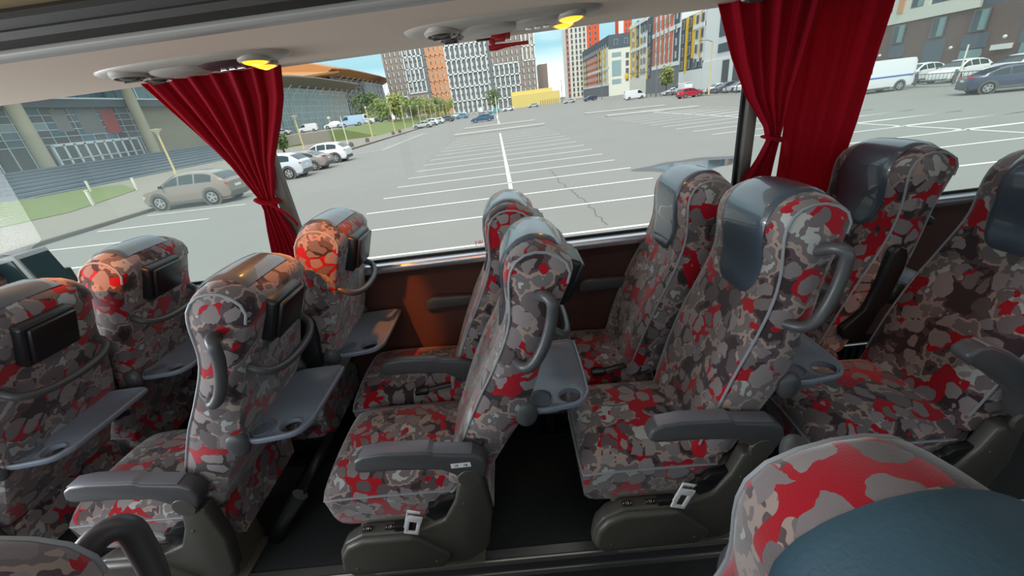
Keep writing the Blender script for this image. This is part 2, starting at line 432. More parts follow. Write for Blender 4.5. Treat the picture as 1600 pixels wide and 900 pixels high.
def cushion_piping_mesh(w=.216):
    b = MB(); P = []
    tab = [(.09, .343, .97), (.02, .36, 1), (-.1, .366, 1), (-.25, .37, 1), (-.38, .372, 1), (-.44, .37, .995), (-.468, .366, .985), (-.483, .36, .96)]
    A = [(x, -w*k-.001, z) for x, z, k in tab]; B = [(x, w*k+.001, z) for x, z, k in tab][::-1]
    mid = [(-.489, -w*.8, .372), (-.49, -w*.4, .38), (-.49, 0, .384), (-.49, w*.4, .38), (-.489, w*.8, .372)]
    b.tube(A+mid+B, .0042, 6); return b.mesh('piping', M['piping'])
def arm_prism(b, y0, y1):
    poly = [(-.292, .575), (-.28, .612), (-.25, .629), (-.19, .633), (-.045, .622), (-.028, .608), (.088, .59), (.118, .568), (.126, .53), (.108, .486), (.07, .474), (.03, .502), (-.02, .538), (-.14, .554), (-.27, .56)]
    b.prism(poly, y0, y1, 'xz', .012, 3)
def armrest_mesh(s):
    b = MB(); arm_prism(b, s*.229, s*.287); return b.mesh('armrest', M['arm'])
def arm_pad_mesh(s):
    b = MB(); b.prism([(-.262, .6285), (-.19, .6365), (-.048, .6255), (-.035, .614), (.085, .5965), (.085, .588), (-.05, .61), (-.262, .618)], s*.236, s*.281, 'xz', .003, 2)
    return b.mesh('arm_pad', mat_pad)
mat_pad = mat('arm_pad_soft', S((104, 104, 112)), rough=.38, bump=.15, bscale=600)
def mid_arm_mesh(s, up):
    b = MB(); arm_prism(b, s*.208, s*.246); me = b.mesh('armrest', M['black'] if up else M['arm'])
    if up:
        me.transform(Matrix.Translation((.085, 0, .52)) @ Matrix.Rotation(radians(96), 4, 'Y') @ Matrix.Translation((-.085, 0, -.52)))
    return me
def base_panel_mesh(s):
    b = MB()
    poly = [(-.475, .085), (-.462, .165), (-.43, .215), (-.36, .252), (-.152, .246), (-.06, .285), (-.01, .37), (.018, .455), (.062, .468), (.1, .455), (.108, .30), (.07, .12), (.025, .078), (-.016, .05), (-.44, .046)]
    b.prism(poly, s*.222, s*.272, 'xz', .011, 3)
    b.prism([(-.47, .09), (-.455, .165), (-.42, .212), (-.36, .24), (-.18, .236), (-.06, .11), (-.1, .055), (-.44, .052)], s*.205, s*.29, 'xz', .016, 3)
    b.lathe([(0, -.002), (.038, -.002), (.041, .004), (.036, .012), (0, .014)], 20, Matrix.Translation((.062, s*.277, .492)) @ Matrix.Rotation(-s*pi/2, 4, 'X'))
    for x, z in ((.02, .36), (-.12, .10), (-.41, .10)):
        b.lathe([(0, 0), (.005, 0), (.004, .002), (0, .002)], 8, Matrix.Translation((x, s*(.2725 if x > -.05 else .2905), z)) @ Matrix.Rotation(-s*pi/2, 4, 'X'))
    return b.mesh('base_panel', M['base'])
def pedestal_mesh(s):
    b = MB(); b.box((-.16, s*.12, .10), (.34, .16, .2), .01); b.box((-.16, s*.05, .21), (.46, .36, .04), .01)
    b.prism([(-.34, .005), (-.30, .09), (-.02, .09), (.0, .005)], s*.2, s*.222, 'xz', .004); b.box((-.17, s*.16, .006), (.42, .2, .012), .004)
    return b.mesh('pedestal', M['pedmetal'])
def window_frame_mesh():
    b = MB(); b.box((-.2, 0, .205), (.5, .38, .03), .008)
    for x in (-.38, .02):
        b.box((x, .08, .1), (.045, .05, .2), .006); b.box((x, -.12, .1), (.045, .05, .2), .006)
    b.box((-.18, .08, .015), (.5, .06, .03), .006); b.box((-.18, -.12, .015), (.5, .06, .03), .006)
    return b.mesh('frame', M['frame'])
def tray_mesh(s):
    out = [(.478, -.10), (.47, -.15), (.44, -.187), (.38, -.2), (.31, -.205), (.275, -.18), (.25, -.1), (.235, 0), (.245, .09), (.28, .165), (.33, .178), (.44, .182), (.468, .17), (.478, .14)]
    hole = [(.41+.036*cos(2*pi*k/24), -.148+.032*sin(2*pi*k/24)) for k in range(24)]
    o2 = [Vector((x, y, 0)) for x, y in out]; o2 = [(p.x, p.y) for p in smooth_pts(o2, 4, True)]
    t = bmesh.new()
    def ring(P, z): return [t.verts.new((x, s*-1*y if s > 0 else y, z)) for x, y in P]
    def inset(P, d):
        cx = sum(p[0] for p in P)/len(P); cy = sum(p[1] for p in P)/len(P); R = []
        n = len(P)
        for i in range(n):
            a, c = Vector(P[i-1]), Vector(P[(i+1) % n]); dd = (c-a).normalized(); nn = Vector((-dd.y, dd.x))
            if nn.dot(Vector((cx, cy))-Vector(P[i])) < 0: nn = -nn
            R.append((P[i][0]+nn.x*d, P[i][1]+nn.y*d))
        return R
    prof = [(0.004, -.012), (0, -.006), (0, .006), (.003, .009), (.008, .009), (.011, .006), (.013, .004)]
    R = [ring(inset(o2, d), z) for d, z in prof]; n = len(o2)
    for A, B in zip(R, R[1:]):
        for k in range(n): t.faces.new((A[k], A[(k+1) % n], B[(k+1) % n], B[k]))
    H = [ring(hole, z) for z in (.0045, .007, .004, -.012)]
    H[1] = H[1]
    for A, B in zip(H, H[1:]):
        for k in range(24): t.faces.new((A[k], A[(k+1) % 24], B[(k+1) % 24], B[k]))
    for lo, hi in ((R[-1], H[0]), (R[0], H[-1])):
        es = [e for e in t.edges if (e.verts[0] in lo and e.verts[1] in lo) or (e.verts[0] in hi and e.verts[1] in hi)]
        es = [e for e in es if len(e.link_faces) == 1]
        bmesh.ops.triangle_fill(t, edges=es, use_beauty=True)
    b = MB(); b._add(t)
    b.box((.25, 0, -.008), (.03, .36, .014), .004)
    T = Matrix.Translation((0, 0, .66)); me = b.mesh('tray_table', M['tray'], ang=50); me.transform(T); return me
def recess_mesh(s):
    b = MB(); b.lathe([(.040, .0), (.040, .0035), (.036, .0055), (.032, .003), (.030, .0008), (0, .0006)], 28, Matrix.Translation((.315, s*.148, .6637)))
    return b.mesh('cup_recess', mat_recess)
mat_recess = mat('tray_recess', S((92, 99, 110)), rough=.35)
def hinge_lobe_mesh(y):
    b = MB(); b.sphere((.262, y, .66), (.038, .024, .05), 3); b.box((.27, y*.93, .655), (.06, .02, .025), .006); return b.mesh('tray_hinge', M['handle'])
def belt_mesh(s):
    b = MB()
    b.box((-.075, s*.243, .315), (.075, .028, .05), .006, 2, M=None)
    b.prism([(-.13, .30), (-.07, .36), (-.01, .37), (-.03, .28), (-.1, .26)], s*.226, s*.256, 'xz', .006)
    b.box((-.215, s*.255, .26), (.06, .028, .028), .005)
    b.tube([(-.03, s*.22, .36), (.03, s*.19, .42), (.07, s*.15, .44)], .012, 8, flat=.3)
    return b.mesh('seat_belt', M['black'])
def tongue_mesh(s):
    b = MB(); t = Matrix.Translation((-.165, s*.278, .315)) @ Matrix.Rotation(radians(20), 4, 'Y') @ Matrix.Scale(1.45, 4)
    b.box((-.014, 0, 0), (.004, .004, .06), .001, M=t)
    b.box((0, 0, .028), (.03, .004, .006), .001, M=t)
    for x in (-.009, .017): b.box((x, 0, -.022), (.009, .0045, .05), .001, M=t)
    b.box((.004, 0, -.044), (.034, .0045, .009), .001, M=t); b.box((.004, 0, .004), (.038, .0045, .018), .001, M=t)
    return b.mesh('belt_tongue', M['tongue'])
def belt_flat_mesh():
    b = MB(); b.tube([(-.02, -.17, .425), (-.07, -.19, .432), (-.12, -.2, .43)], .02, 8, flat=.35); b.box((-.15, -.2, .43), (.06, .045, .022), .006)
    return b.mesh('seat_belt', M['black'])
def plate_mesh(s):
    b = MB(); b.box((0, 0, 0), (.032, .020, .004), .001); return b.mesh('seat_number_plate', M['ink'])
def wall_arm_mesh():
    b = MB(); poly = [(-.165, .645), (-.15, .69), (-.12, .706), (.09, .695), (.1, .64), (-.14, .635)]
    b.prism(poly, .175, .214, 'xz', .012, 3); return b.mesh('wall_armrest', M['arm'])

PM = {}
for s in (-1, 1):
    PM['handle', s] = side_handle_mesh(s); PM['armrest', s] = armrest_mesh(s); PM['pad', s] = arm_pad_mesh(s); PM['base', s] = base_panel_mesh(s)
    PM['ped', s] = pedestal_mesh(s); PM['tray', s] = tray_mesh(s); PM['recess', s] = recess_mesh(s); PM['belt', s] = belt_mesh(s); PM['tongue', s] = tongue_mesh(s)
    PM['pipe', s] = piping_mesh(s); PM['lobe', s] = hinge_lobe_mesh(s*.205)
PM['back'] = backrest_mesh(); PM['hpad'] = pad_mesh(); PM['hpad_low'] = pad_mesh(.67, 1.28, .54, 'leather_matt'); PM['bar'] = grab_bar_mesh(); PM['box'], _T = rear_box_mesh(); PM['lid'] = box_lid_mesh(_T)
PM['cush'] = cushion_mesh(); PM['cpipe'] = cushion_piping_mesh(); PM['wframe'] = window_frame_mesh(); PM['fbelt'] = belt_flat_mesh(); PM['plate'] = plate_mesh(-1)
PM['midup'] = mid_arm_mesh(-1, True); PM['middown'] = mid_arm_mesh(-1, False); PM['warm'] = wall_arm_mesh()

def seat(label, x, y, recline, s=-1, aisle=True, mid=None, tray=True, rear=True, digits=None, warm=False, z=0, belt=True, tongue=True, pad='hpad', tdx=0, armup=0, bdx=0, seed=0):
    t = thing('coach_seat', label, 'seat', (x, y, z), 0, 'patterned coach seats')
    c = link('cushion', PM['cush'], t); link('piping', PM['cpipe'], c)
    bk = link('backrest', PM['back'], t, (bdx, 0, HZ)); bk.rotation_euler = (0, radians(recline), 0)
    for o_ in (c, bk):                                # shifts the cloth pattern from seat to seat
        rr = random.Random(int((x*13+y*71)*100)+(seed if o_ is bk else 0)); o_.color = (rr.random(), rr.random(), rr.random(), 1)
    hp = link('headrest_pad', PM[pad], bk); hp['label'] = 'blue grey leather headrest pad'
    for k in (-1, 1): link('piping', PM['pipe', k], bk)
    if aisle: link('side_handle', PM['handle', s], bk)
    if rear:
        link('rear_box', PM['box'], bk); link('box_lid', PM['lid'], bk); link('grab_bar', PM['bar'], bk)
    if tray:
        ta = link('tray_table', PM['tray', s], t, (tdx, 0, 0)); link('cup_recess', PM['recess', s], ta)
        for k in (-1, 1): link('tray_hinge', PM['lobe', k], t, (tdx, 0, 0))
    if aisle:
        a = link('armrest', PM['armrest', s], t)
        if armup: a.matrix_local = Matrix.Translation((.085, 0, .52)) @ Matrix.Rotation(radians(armup), 4, 'Y') @ Matrix.Translation((-.085, 0, -.52))
        link('arm_pad', PM['pad', s], a)
        link('base_panel', PM['base', s], t); link('pedestal', PM['ped', s], t)
        if belt:
            bl = link('seat_belt', PM['belt', s], t)
            if tongue:
                tg = link('belt_tongue', PM['tongue', s], bl); tg['label'] = 'bright metal belt tongue'
    else:
        link('frame', PM['wframe'], t)
        if belt: link('seat_belt', PM['fbelt'], t)
    if mid is not None: link('armrest', PM['midup'] if mid == 'up' else PM['middown'], t)
    if warm: link('wall_armrest', PM['warm'], t)
    if digits:
        for (tx, xx) in zip(digits, (-.345, -.265)):
            pl = link('seat_number_plate', PM['plate'], t, (xx, s*.25, .2525 if xx < -.3 else .2505)); pl.rotation_euler = (0, radians(1.5), 0)
            text_mesh('digits', tx, .013, M['white'], Matrix.Translation((0, 0, .0024)), pl)
            for dx in (-.0125, .0125):
                dm = MB(); dm.sphere((dx, 0, .002), (.0022, .0022, .001), 1); dm.build('dot', M['white'], pl)
    return t
SEEDR = 5
YA, YWD = 1.182, 1.643
A = {}
seat('aisle seat at the left photo edge with black box and tray table on its back', -2.03, YA, 1, tdx=-.04)
seat('window seat behind the tied left curtain whose side glows orange red', -1.99, YWD, 0, aisle=False, mid='up')
seat('aisle seat with bent side handle, second from left, long armrest before its cushion', -1.24, YA, 2)
seat('window seat lit orange beside the left window pillar, black box on its back', -1.085, YWD, -3, aisle=False, mid='up', tdx=-.03)
sc_ = seat('middle aisle seat whose armrest carries the white label 15 16', -.305, YA, .5, digits=('14', '13'))
seat('middle window seat seen edge on in front of the parking lot view', -.36, YWD, -1, aisle=False, mid='down', warm=True)
seat('aisle seat with blue grey headrest facing forward, right of the middle pair', .61, YA, -7, digits=('12', '11'), tdx=-.10, bdx=-.085)
seat('window seat with shiny headrest, its top beside the blue puddle on the lot', .43, YWD, -4, aisle=False, warm=True)
seat('dark window seat at right in front of the long red curtain', 1.24, YWD, -5, aisle=False, mid='up')
seat('large shaded aisle seat at the right edge of the photo', 1.40, YA, -5, armup=32)
seat('window seat at far left edge, only its grey red headrest corner shows', -2.72, YWD, 0, aisle=False, rear=False, tray=False)
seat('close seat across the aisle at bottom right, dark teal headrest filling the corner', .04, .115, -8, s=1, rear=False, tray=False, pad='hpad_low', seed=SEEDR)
seat('close seat at bottom left, only its top and black grab handle show', -.90, .115, -4, s=1, rear=False, tray=False)

# number label on the middle seat's armrest
lb = MB(); lb.box((.045, -.2885, .557), (.062, .0014, .018), 0); lo = lb.build('number_label', M['white'], sc_, smooth=False); lo['label'] = 'white sticker with 15 and 16'
text_mesh('digits', '15    16', .0135, M['ink'], Matrix.Translation((.045, -.2895, .557)) @ Matrix.Rotation(pi/2, 4, 'X'), lo)
# footrest by the second aisle seat
ft = thing('footrest', 'black folding footrest bar standing in the legroom behind the second aisle seat', 'footrest', (-1.0, 1.1, 0))
f1 = MB(); f1.tube([(-.16, 0, .015), (-.09, 0, .12), (-.02, 0, .20), (.03, 0, .26)], .02, 8, flat=1.6); f1.build('lever', M['black'], ft)
f2 = MB(); f2.box((.02, .17, .24), (.05, .34, .035), .012); f2.box((-.1, .17, .1), (.06, .30, .03), .01); f2.build('foot_bar', M['black'], ft)
# ------------------------------------------------------------------ the coach shell
X0, X1 = -5.2, 4.6
YW = 1.87
def bx(name, c, s, m, bev=0, parent=None):
    b = MB(); b.box(c, s, bev); return b.build(name, m, parent, smooth=bev > 0)
def span(name, x0, x1, y0, y1, z0, z1, m, bev=0, parent=None):
    return bx(name, ((x0+x1)/2, (y0+y1)/2, (z0+z1)/2), (x1-x0, y1-y0, z1-z0), m, bev, parent)
b = MB(); b.box(((X0+X1)/2, 1.43, -.15), (X1-X0, .98, .3)); b.box(((X0+X1)/2, -.1, -.15), (X1-X0, 1.0, .3))
struct(b.build('floor', M['carpet'], smooth=False))
struct(span('floor_aisle', X0, X1, .40, .94, -.32, -.2, M['aisle']))
b = MB()
b.prism([(.925, -.012), (.925, .006), (.972, .006), (.972, .0005), (.94, .0005), (.94, -.012)], X0, X1, 'yz'); b.box(((X0+X1)/2, .934, -.085), (X1-X0, .012, .03), .003)
b.tube([(X0, .93, .006), (X1, .93, .006)], .007, 8)
struct(b.build('trim_1', M['rail']))
struct(span('wall_far', X0, X1, YW-.005, YW+.05, -.3, .885, M['felt']))
b = MB(); b.prism([(1.806, .872), (1.806, .898), (1.815, .91), (1.868, .914), (1.868, .872)], X0, X1, 'yz', .004)
struct(b.build('trim_2', M['alu']))
b = MB(); b.box(((X0+X1)/2, 1.866, .918), (X1-X0, .012, .012)); b.box(((X0+X1)/2, 1.868, 1.797), (X1-X0, .012, .008))
for x in (-1.078, 1.02, 3.1, -3.15): b.box((x, 1.868, 1.35), (.016, .014, .9))
struct(b.build('trim_3', M['rubber'], smooth=False))
b = MB()
for x in (-1.046, 1.05, 3.13, -3.12): b.box((x, 1.86, 1.36), (.044, .05, .9), .006)
struct(b.build('trim_4', M['pillar']))
struct(span('wall_far_upper', X0, X1, YW+.0, YW+.05, 1.795, 2.2, M['roof']))
def pane(name, x0, x1, m):
    b = MB(); b.quad([(x0, YW+.002, .90), (x1, YW+.002, .90), (x1, YW+.002, 1.81), (x0, YW+.002, 1.81)])
    return struct(b.build(name, m, smooth=False))
pane('window_1', X0, -1.07, M['glass_left'])
w2 = pane('window_2', -1.07, 1.028, M['glass_mid']); pane('window_3', 1.028, X1, M['glass_right'])
lt = text_mesh('window_lettering', 'TOURS', .032, M['redink'], Matrix.Translation((-.168, YW+.006, .944)) @ Matrix.Rotation(pi, 4, 'Z') @ Matrix.Rotation(pi/2, 4, 'X'), None, .0004)
tag(lt, 'red lettering stuck on the middle window just above its sill, seen reversed', 'lettering')
# roof, near side and ends
struct(span('ceiling', X0, X1, -.62, YW+.05, 2.16, 2.2, M['roof']))
b = MB(); b.box(((X0+X1)/2, -.61, .3), (X1-X0, .05, 1.2)); b.box(((X0+X1)/2, -.61, 1.98), (X1-X0, .05, .42))
for x in (-3.1, -1.06, 1.05, 3.1): b.box((x, -.61, 1.3), (.09, .05, 1.0))
struct(b.build('wall_near', M['felt'], smooth=False))
b = MB(); b.box((X0, .63, .1), (.05, 2.55, .9)); b.box((X0, .63, 2.0), (.05, 2.55, .4))
for y in (-.6, .63, 1.88): b.box((X0, y, 1.2), (.05, .06, 1.4))
struct(b.build('wall_front', M['pillar'], smooth=False))
struct(span('wall_back', X1, X1+.05, -.65, 1.95, -.3, 2.2, M['felt']))

# luggage racks
rk = thing('luggage_rack', 'beige luggage rack running above the windows with a dark curved edge', 'rack', (0, 1.3, 1.8))
def L(bm): return Matrix.Translation((0, -1.3, -1.8))
TR = Matrix.Translation((0, -1.3, -1.8))
b = MB(); b.prism([(1.868, 1.787), (1.62, 1.797), (1.36, 1.808), (1.29, 1.815), (1.29, 1.83), (1.868, 1.83)], X0+.03, X1, 'yz', M=TR); b.build('underside_panel', M['panel'], rk, ang=20)
b = MB(); b.prism([(1.30, 1.812), (1.275, 1.816), (1.266, 1.826), (1.272, 1.838), (1.30, 1.84)], X0+.03, X1, 'yz', .003, M=TR); b.build('edge_bead', M['bead'], rk)
b = MB(); b.loft([[(x, y-1.3, z-1.8) for y, z in smooth_pts2] for smooth_pts2 in [[(1.30, 1.836), (1.268, 1.838), (1.243, 1.85), (1.236, 1.866), (1.240, 1.872), (1.228, 1.89), (1.232, 1.905), (1.25, 1.918), (1.32, 1.92)]] for x in (X0+.03, X1)]); b.build('dark_edge', M['rackdark'], rk)
b = MB(); b.prism([(1.30, 1.91), (1.30, 2.15), (1.86, 2.15), (1.86, 2.13), (1.32, 2.13), (1.32, 1.91)], X0+.03, X1, 'yz', M=TR); b.build('lining', M['racktan'], rk, smooth=False)
rk2 = thing('luggage_rack', 'luggage rack on the near side of the coach above the camera', 'rack', (0, -.5, 1.8))
b = MB(); b.prism([(-.08, 0), (.36, .02), (.38, .04), (.36, .12), (-.08, .12)], X0+.03, X1, 'yz', .01); b.build('underside_panel', M['panel'], rk2)

# service units under the rack
def unit(label, cx, style):
    t = thing('service_unit', label, 'overhead unit', (cx, 1.585, 1.8), 0, 'overhead service units'); t.rotation_euler = (radians(-2.4), 0, 0)
    def oval(a, bb, z, n=40):
        return [(a*(abs(cos(q))**.75)*(1 if cos(q) >= 0 else -1), bb*(abs(sin(q))**.9)*(1 if sin(q) >= 0 else -1), z) for q in [2*pi*k/n for k in range(n)]]
    b = MB(); b.loft([oval(.335, .108, .004), oval(.332, .106, -.006), oval(.318, .097, -.014), oval(.29, .086, -.018), oval(.15, .05, -.0195)]); b.build('housing', M['unit'], t, ang=50)
    for (x, y, r) in ((-.205, -.03, .046), (-.185, .055, .036)):
        T = Matrix.Translation((x, y, -.014))
        b = MB(); b.lathe([(r+.012, .004), (r+.012, -.008), (r+.004, -.016), (r, -.012), (r, .002)], 24, T); nz = b.build('air_nozzle', M['unit'], t)
        b = MB(); b.sphere((x, y, -.017), (r*.93, r*.93, .019), 3); b.box((x, y, -.036), (r*1.3, .005, .006)); b.build('nozzle_ball', M['unitdark'], nz)
    def leaf(cx_, rx, ry, m, name, dz):
        b = MB(); pts = [oval(rx, ry, 0), oval(rx*.97, ry*.95, -.006), oval(rx*.8, ry*.75, -.012)]
        b.loft([[(x+cx_, y, z-.016+dz) for x, y, z in P] for P in pts]); return b.build(name, m, t, ang=50)
    leaf(-.045, .105, .07, M['unit'], 'cover', -.002)
    c2 = leaf(.12, .10, .068, M['maroon'] if style == 'open' else M['unit'], 'call_panel', -.001)
    b = MB()
    for k in range(3): b.box((.085+.03*k, .02, -.031), (.02, .016, .008), .002)
    b.build('button', M['chrome'], c2)
    for (x, y, r) in ((.222, -.028, .042), (.21, .058, .036)):
        b = MB(); b.lathe([(r+.008, .002), (r+.009, -.012), (r+.002, -.018), (r, -.012), (r, .0)], 24, Matrix.Translation((x, y, -.012))); ln = b.build('reading_lamp', M['unit'], t)
        b = MB(); b.sphere((x, y, -.022), (r, r, .017), 3); le = b.build('lens', M['amber'], ln); le['label'] = 'glowing amber lens'
        b = MB(); b.sphere((x, y, -.0345), (r*.42, r*.42, .0062), 2); b.build('bulb', M['bulb'], le)
    return t
unit('oval overhead unit with amber lamps and maroon recess above the left curtain', -1.035, 'open')
unit('oval overhead unit with lit amber lamp above the red hammer', .03, 'closed')
unit('oval overhead unit whose end peeks out above the right curtains', 1.085, 'closed')
# hammer
hm = thing('emergency_hammer', 'small red emergency hammer held under the rack above the middle window', 'hammer', (.03, 1.79, 1.781))
b = MB(); b.box((-.02, 0, -.006), (.055, .035, .026), .006); b.box((.012, .0, -.002), (.03, .03, .02), .004); b.build('holder', M['hammer'], hm)
b = MB(); b.tube([(-.06, -.012, -.036), (-.03, -.012, -.036), (.0, -.012, -.034), (.05, -.012, -.033), (.092, -.012, -.033)], [.010, .0115, .008, .006, .0065], 10); b.build('handle', M['hammer'], hm)
b = MB(); b.box((-.045, -.01, -.022), (.022, .02, .03), .004); b.build('head', M['hammer'], hm)
b = MB(); b.box((-.075, .004, -.004), (.06, .012, .008), .002); b.build('bracket', M['black'], hm)

# curtains
def curtain(name, label, left, right, ztop, zbot, folds, amp, y=1.81, group=None, seed=0, tie=None, parts=None):
    rnd = random.Random(seed); ph = [rnd.uniform(0, 6.28) for _ in range(5)]
    n, m = folds*14, 60
    def f(a, q):
        z = ztop+(zbot-ztop)*a; l = interp(left, z); r = interp(right, z); w = r-l
        x = l+w*q
        k = min(1, w/.34)
        g = sin(2*pi*folds*q+ph[0]+.6*sin(3*a+ph[1])) + .45*sin(2*pi*folds*1.9*q+ph[2]+a*1.5) + .3*sin(2*pi*folds*.55*q+ph[3])
        return Vector((x+.25*amp*k*sin(2*pi*folds*q+ph[4]), y+amp*(.35+.65*k)*g*.6, z))
    us = [i/m for i in range(m+1)]; vs = [j/n for j in range(n+1)]
    b = MB(); b.grid(f, us, vs, thick=.0025)
    o = b.build(name, M['curtain'], ang=80); tag(o, label, 'curtain', group); return o
# left tables go bottom -> top in z
cl = curtain('curtain', 'dark red curtain gathered and tied by the left window pillar',
        [(.90, -1.20), (1.02, -1.175), (1.15, -1.15), (1.24, -1.128), (1.30, -1.135), (1.45, -1.205), (1.6, -1.30), (1.79, -1.425)],
        [(.90, -1.01), (1.02, -1.03), (1.15, -1.045), (1.24, -1.07), (1.30, -1.065), (1.45, -1.01), (1.6, -.925), (1.68, -.885), (1.79, -.855)], 1.79, .90, 7, .022, seed=1, group='red window curtains')
b = MB(); b.tube(smooth_pts([(-1.13, 1.79, 1.29), (-1.10, 1.778, 1.278), (-1.07, 1.79, 1.272), (-1.062, 1.81, 1.272), (-1.07, 1.835, 1.278), (-1.11, 1.838, 1.288), (-1.135, 1.81, 1.292)], 5, True), .016, 8, closed=True, flat=.5); b.tube(smooth_pts([(-1.07, 1.77, 1.27), (-1.035, 1.80, 1.22), (-1.015, 1.82, 1.17), (-1.012, 1.82, 1.15)], 4), .012, 8, flat=.5); b.build('tie_band', M['curtain'], cl)
cc = curtain('curtain', 'red curtain tied in at the right window pillar, hourglass shaped',
        [(.90, .985), (1.08, 1.005), (1.2, 1.075), (1.27, 1.105), (1.33, 1.085), (1.45, 1.0), (1.6, .925), (1.79, .850)],
        [(.90, 1.145), (1.08, 1.14), (1.2, 1.15), (1.27, 1.158), (1.33, 1.165), (1.45, 1.18), (1.6, 1.212), (1.79, 1.245)], 1.79, .90, 5, .022, y=1.80, seed=2, group='red window curtains')
b = MB(); b.tube(smooth_pts([(1.10, 1.785, 1.285), (1.13, 1.772, 1.274), (1.158, 1.785, 1.27), (1.162, 1.805, 1.273), (1.13, 1.83, 1.28), (1.098, 1.81, 1.287)], 5, True), .016, 8, closed=True, flat=.5); b.tube(smooth_pts([(1.155, 1.765, 1.27), (1.175, 1.77, 1.235), (1.178, 1.77, 1.20), (1.176, 1.77, 1.15)], 4), .012, 8, flat=.5); b.build('tie_band', M['curtain'], cc)
curtain('curtain', 'long untied red curtain hanging behind the dark seat at right',
        [(.90, 1.20), (1.2, 1.20), (1.5, 1.195), (1.79, 1.165)], [(.90, 1.475), (1.05, 1.485), (1.3, 1.52), (1.55, 1.545), (1.79, 1.575)], 1.79, .90, 4, .014, y=1.85, seed=5, group='red window curtains')
# heater duct along the wall foot
ht = thing('convector_heater', 'black ribbed heater duct with chrome strip along the wall foot', 'heater', (0, 1.785, 0))
b = MB(); b.box((-.3, .03, .08), (5.6, .085, .16), .006)
b.build('casing', M['blackmatt'], ht)
b = MB()
for i in range(120): b.box((-2.7+i*.04, -.02, .09), (.008, .012, .13))
b.build('rib_grille', M['frame'], ht, smooth=False)
b = MB(); b.tube([(-3.1, -.02, .172), (2.4, -.02, .172)], .011, 10); b.build('chrome_strip', M['chrome'], ht)
# box by the front window
pm = thing('monitor_box', 'pale grey box with dark teal face fixed beside the window at far left', 'monitor', (-2.27, 1.74, 0))
b = MB(); b.prism([(-.10, 1.09), (.02, .95), (.125, 1.0), (.085, 1.205), (-.05, 1.19)], -.07, .07, 'xz', .008); b.build('housing', M['greyplastic'], pm)
b = MB(); b.prism([(.128, 1.02), (.09, 1.185), (.094, 1.186), (.132, 1.02)], -.06, .06, 'xz'); b.prism([(-.04, 1.0), (-.03, 1.17), (.07, 1.185), (.10, 1.02)], -.076, -.069, 'xz', .001); b.build('screen', M['teal'], pm)
b = MB(); b.box((.02, .10, 1.04), (.10, .06, .08), .01); b.build('bracket', M['frame'], pm)
# ------------------------------------------------------------------ outside
G = -1.35
EM = {}
def em(k, col, rough=.8, **kw):
    EM[k] = mat(k, S(col), rough, **kw); return EM[k]
em('asphalt', (136, 135, 131), .9, noise=.07, nscale=.35, bump=.0)
em('paint', (238, 238, 232), .7, noise=.06, nscale=3); em('kerbstone', (100, 94, 86), .9, noise=.1, nscale=1.5); em('paving', (142, 137, 126), .9, noise=.06, nscale=.8)
em('concrete', (176, 174, 168), .9, noise=.05, nscale=2); em('lawn', (112, 126, 74), .95, noise=.25, nscale=.9); em('granite', (120, 132, 142), .8); em('granitedark', (76, 88, 100), .8)
em('crack', (96, 96, 95), .9); em('wet', (96, 98, 102), .8); EM['water'] = mat('puddle_water', (.02, .025, .03), rough=.07, spec=1)
em('stone', (184, 172, 146), .85, noise=.05, nscale=.5); em('wallstone', (150, 138, 116), .85, noise=.08, nscale=.4); em('slab', (74, 82, 92), .6)
em('mullion', (214, 220, 222), .5); em('doorwhite', (228, 232, 232), .5); em('tealpane', (52, 96, 118), .12); em('darkpane', (62, 68, 78), .12); em('palepane', (124, 150, 158), .12); em('greyposter', (128, 124, 124), .6); em('redposter', (176, 70, 74), .6)
em('roofgrey', (136, 126, 112), .7); em('roofoak', (186, 130, 78), .7); em('rib', (190, 188, 180), .6); em('pavglass', (146, 168, 172), .12)
em('cladwhite', (226, 228, 226), .8); em('cladbrown', (150, 134, 126), .8); em('clador', (214, 154, 116), .8); em('cladgrey', (118, 122, 128), .8); em('cladslate', (88, 98, 108), .8)
em('cladyellow', (232, 184, 44), .8); em('cladred', (206, 116, 88), .8); em('cladhot', (228, 92, 52), .8); em('brickbrown', (112, 86, 80), .85, noise=.08, nscale=2); em('cladpink', (206, 130, 124), .8); em('cream', (222, 220, 206), .8)
em('winlight', (206, 210, 206), .3); em('windark', (84, 90, 98), .15); em('winteal', (128, 160, 158), .15); em('winframe', (186, 188, 184), .6)
em('yellowbox', (220, 200, 122), .8, noise=.05, nscale=.2)
em('signred', (206, 90, 86), .6); em('signwhite', (232, 232, 226), .6)
em('lampyellow', (206, 186, 130), .5); em('lamphead', (214, 204, 178), .5); em('postwhite', (224, 222, 208), .6); em('steelgrey', (104, 108, 112), .6)
em('leafa', (128, 144, 76), .9); em('leafb', (98, 116, 70), .9); em('leafc', (150, 156, 90), .9); em('bark', (86, 72, 58), .9)
em('tyre', (30, 30, 31), .9); em('rim', (190, 192, 192), .35, metal=.6); em('autoglass', (44, 58, 62), .08); em('cladding', (92, 90, 88), .7); em('tail', (190, 30, 40), .3); em('headl', (220, 224, 226), .2); em('underbody', (18, 18, 18), .9)

def poly(name, pts, z, m, h=.0, top=True):
    b = MB()
    if h: b.prism(pts, z-h, z, 'xy')
    else: b.quad([(x, y, z) for x, y in pts])
    return struct(b.build(name, m, smooth=False))
b = MB(); b.quad([(-400, -60, G), (500, -60, G), (500, 900, G), (-400, 900, G)]); struct(b.build('ground', EM['asphalt'], smooth=False))
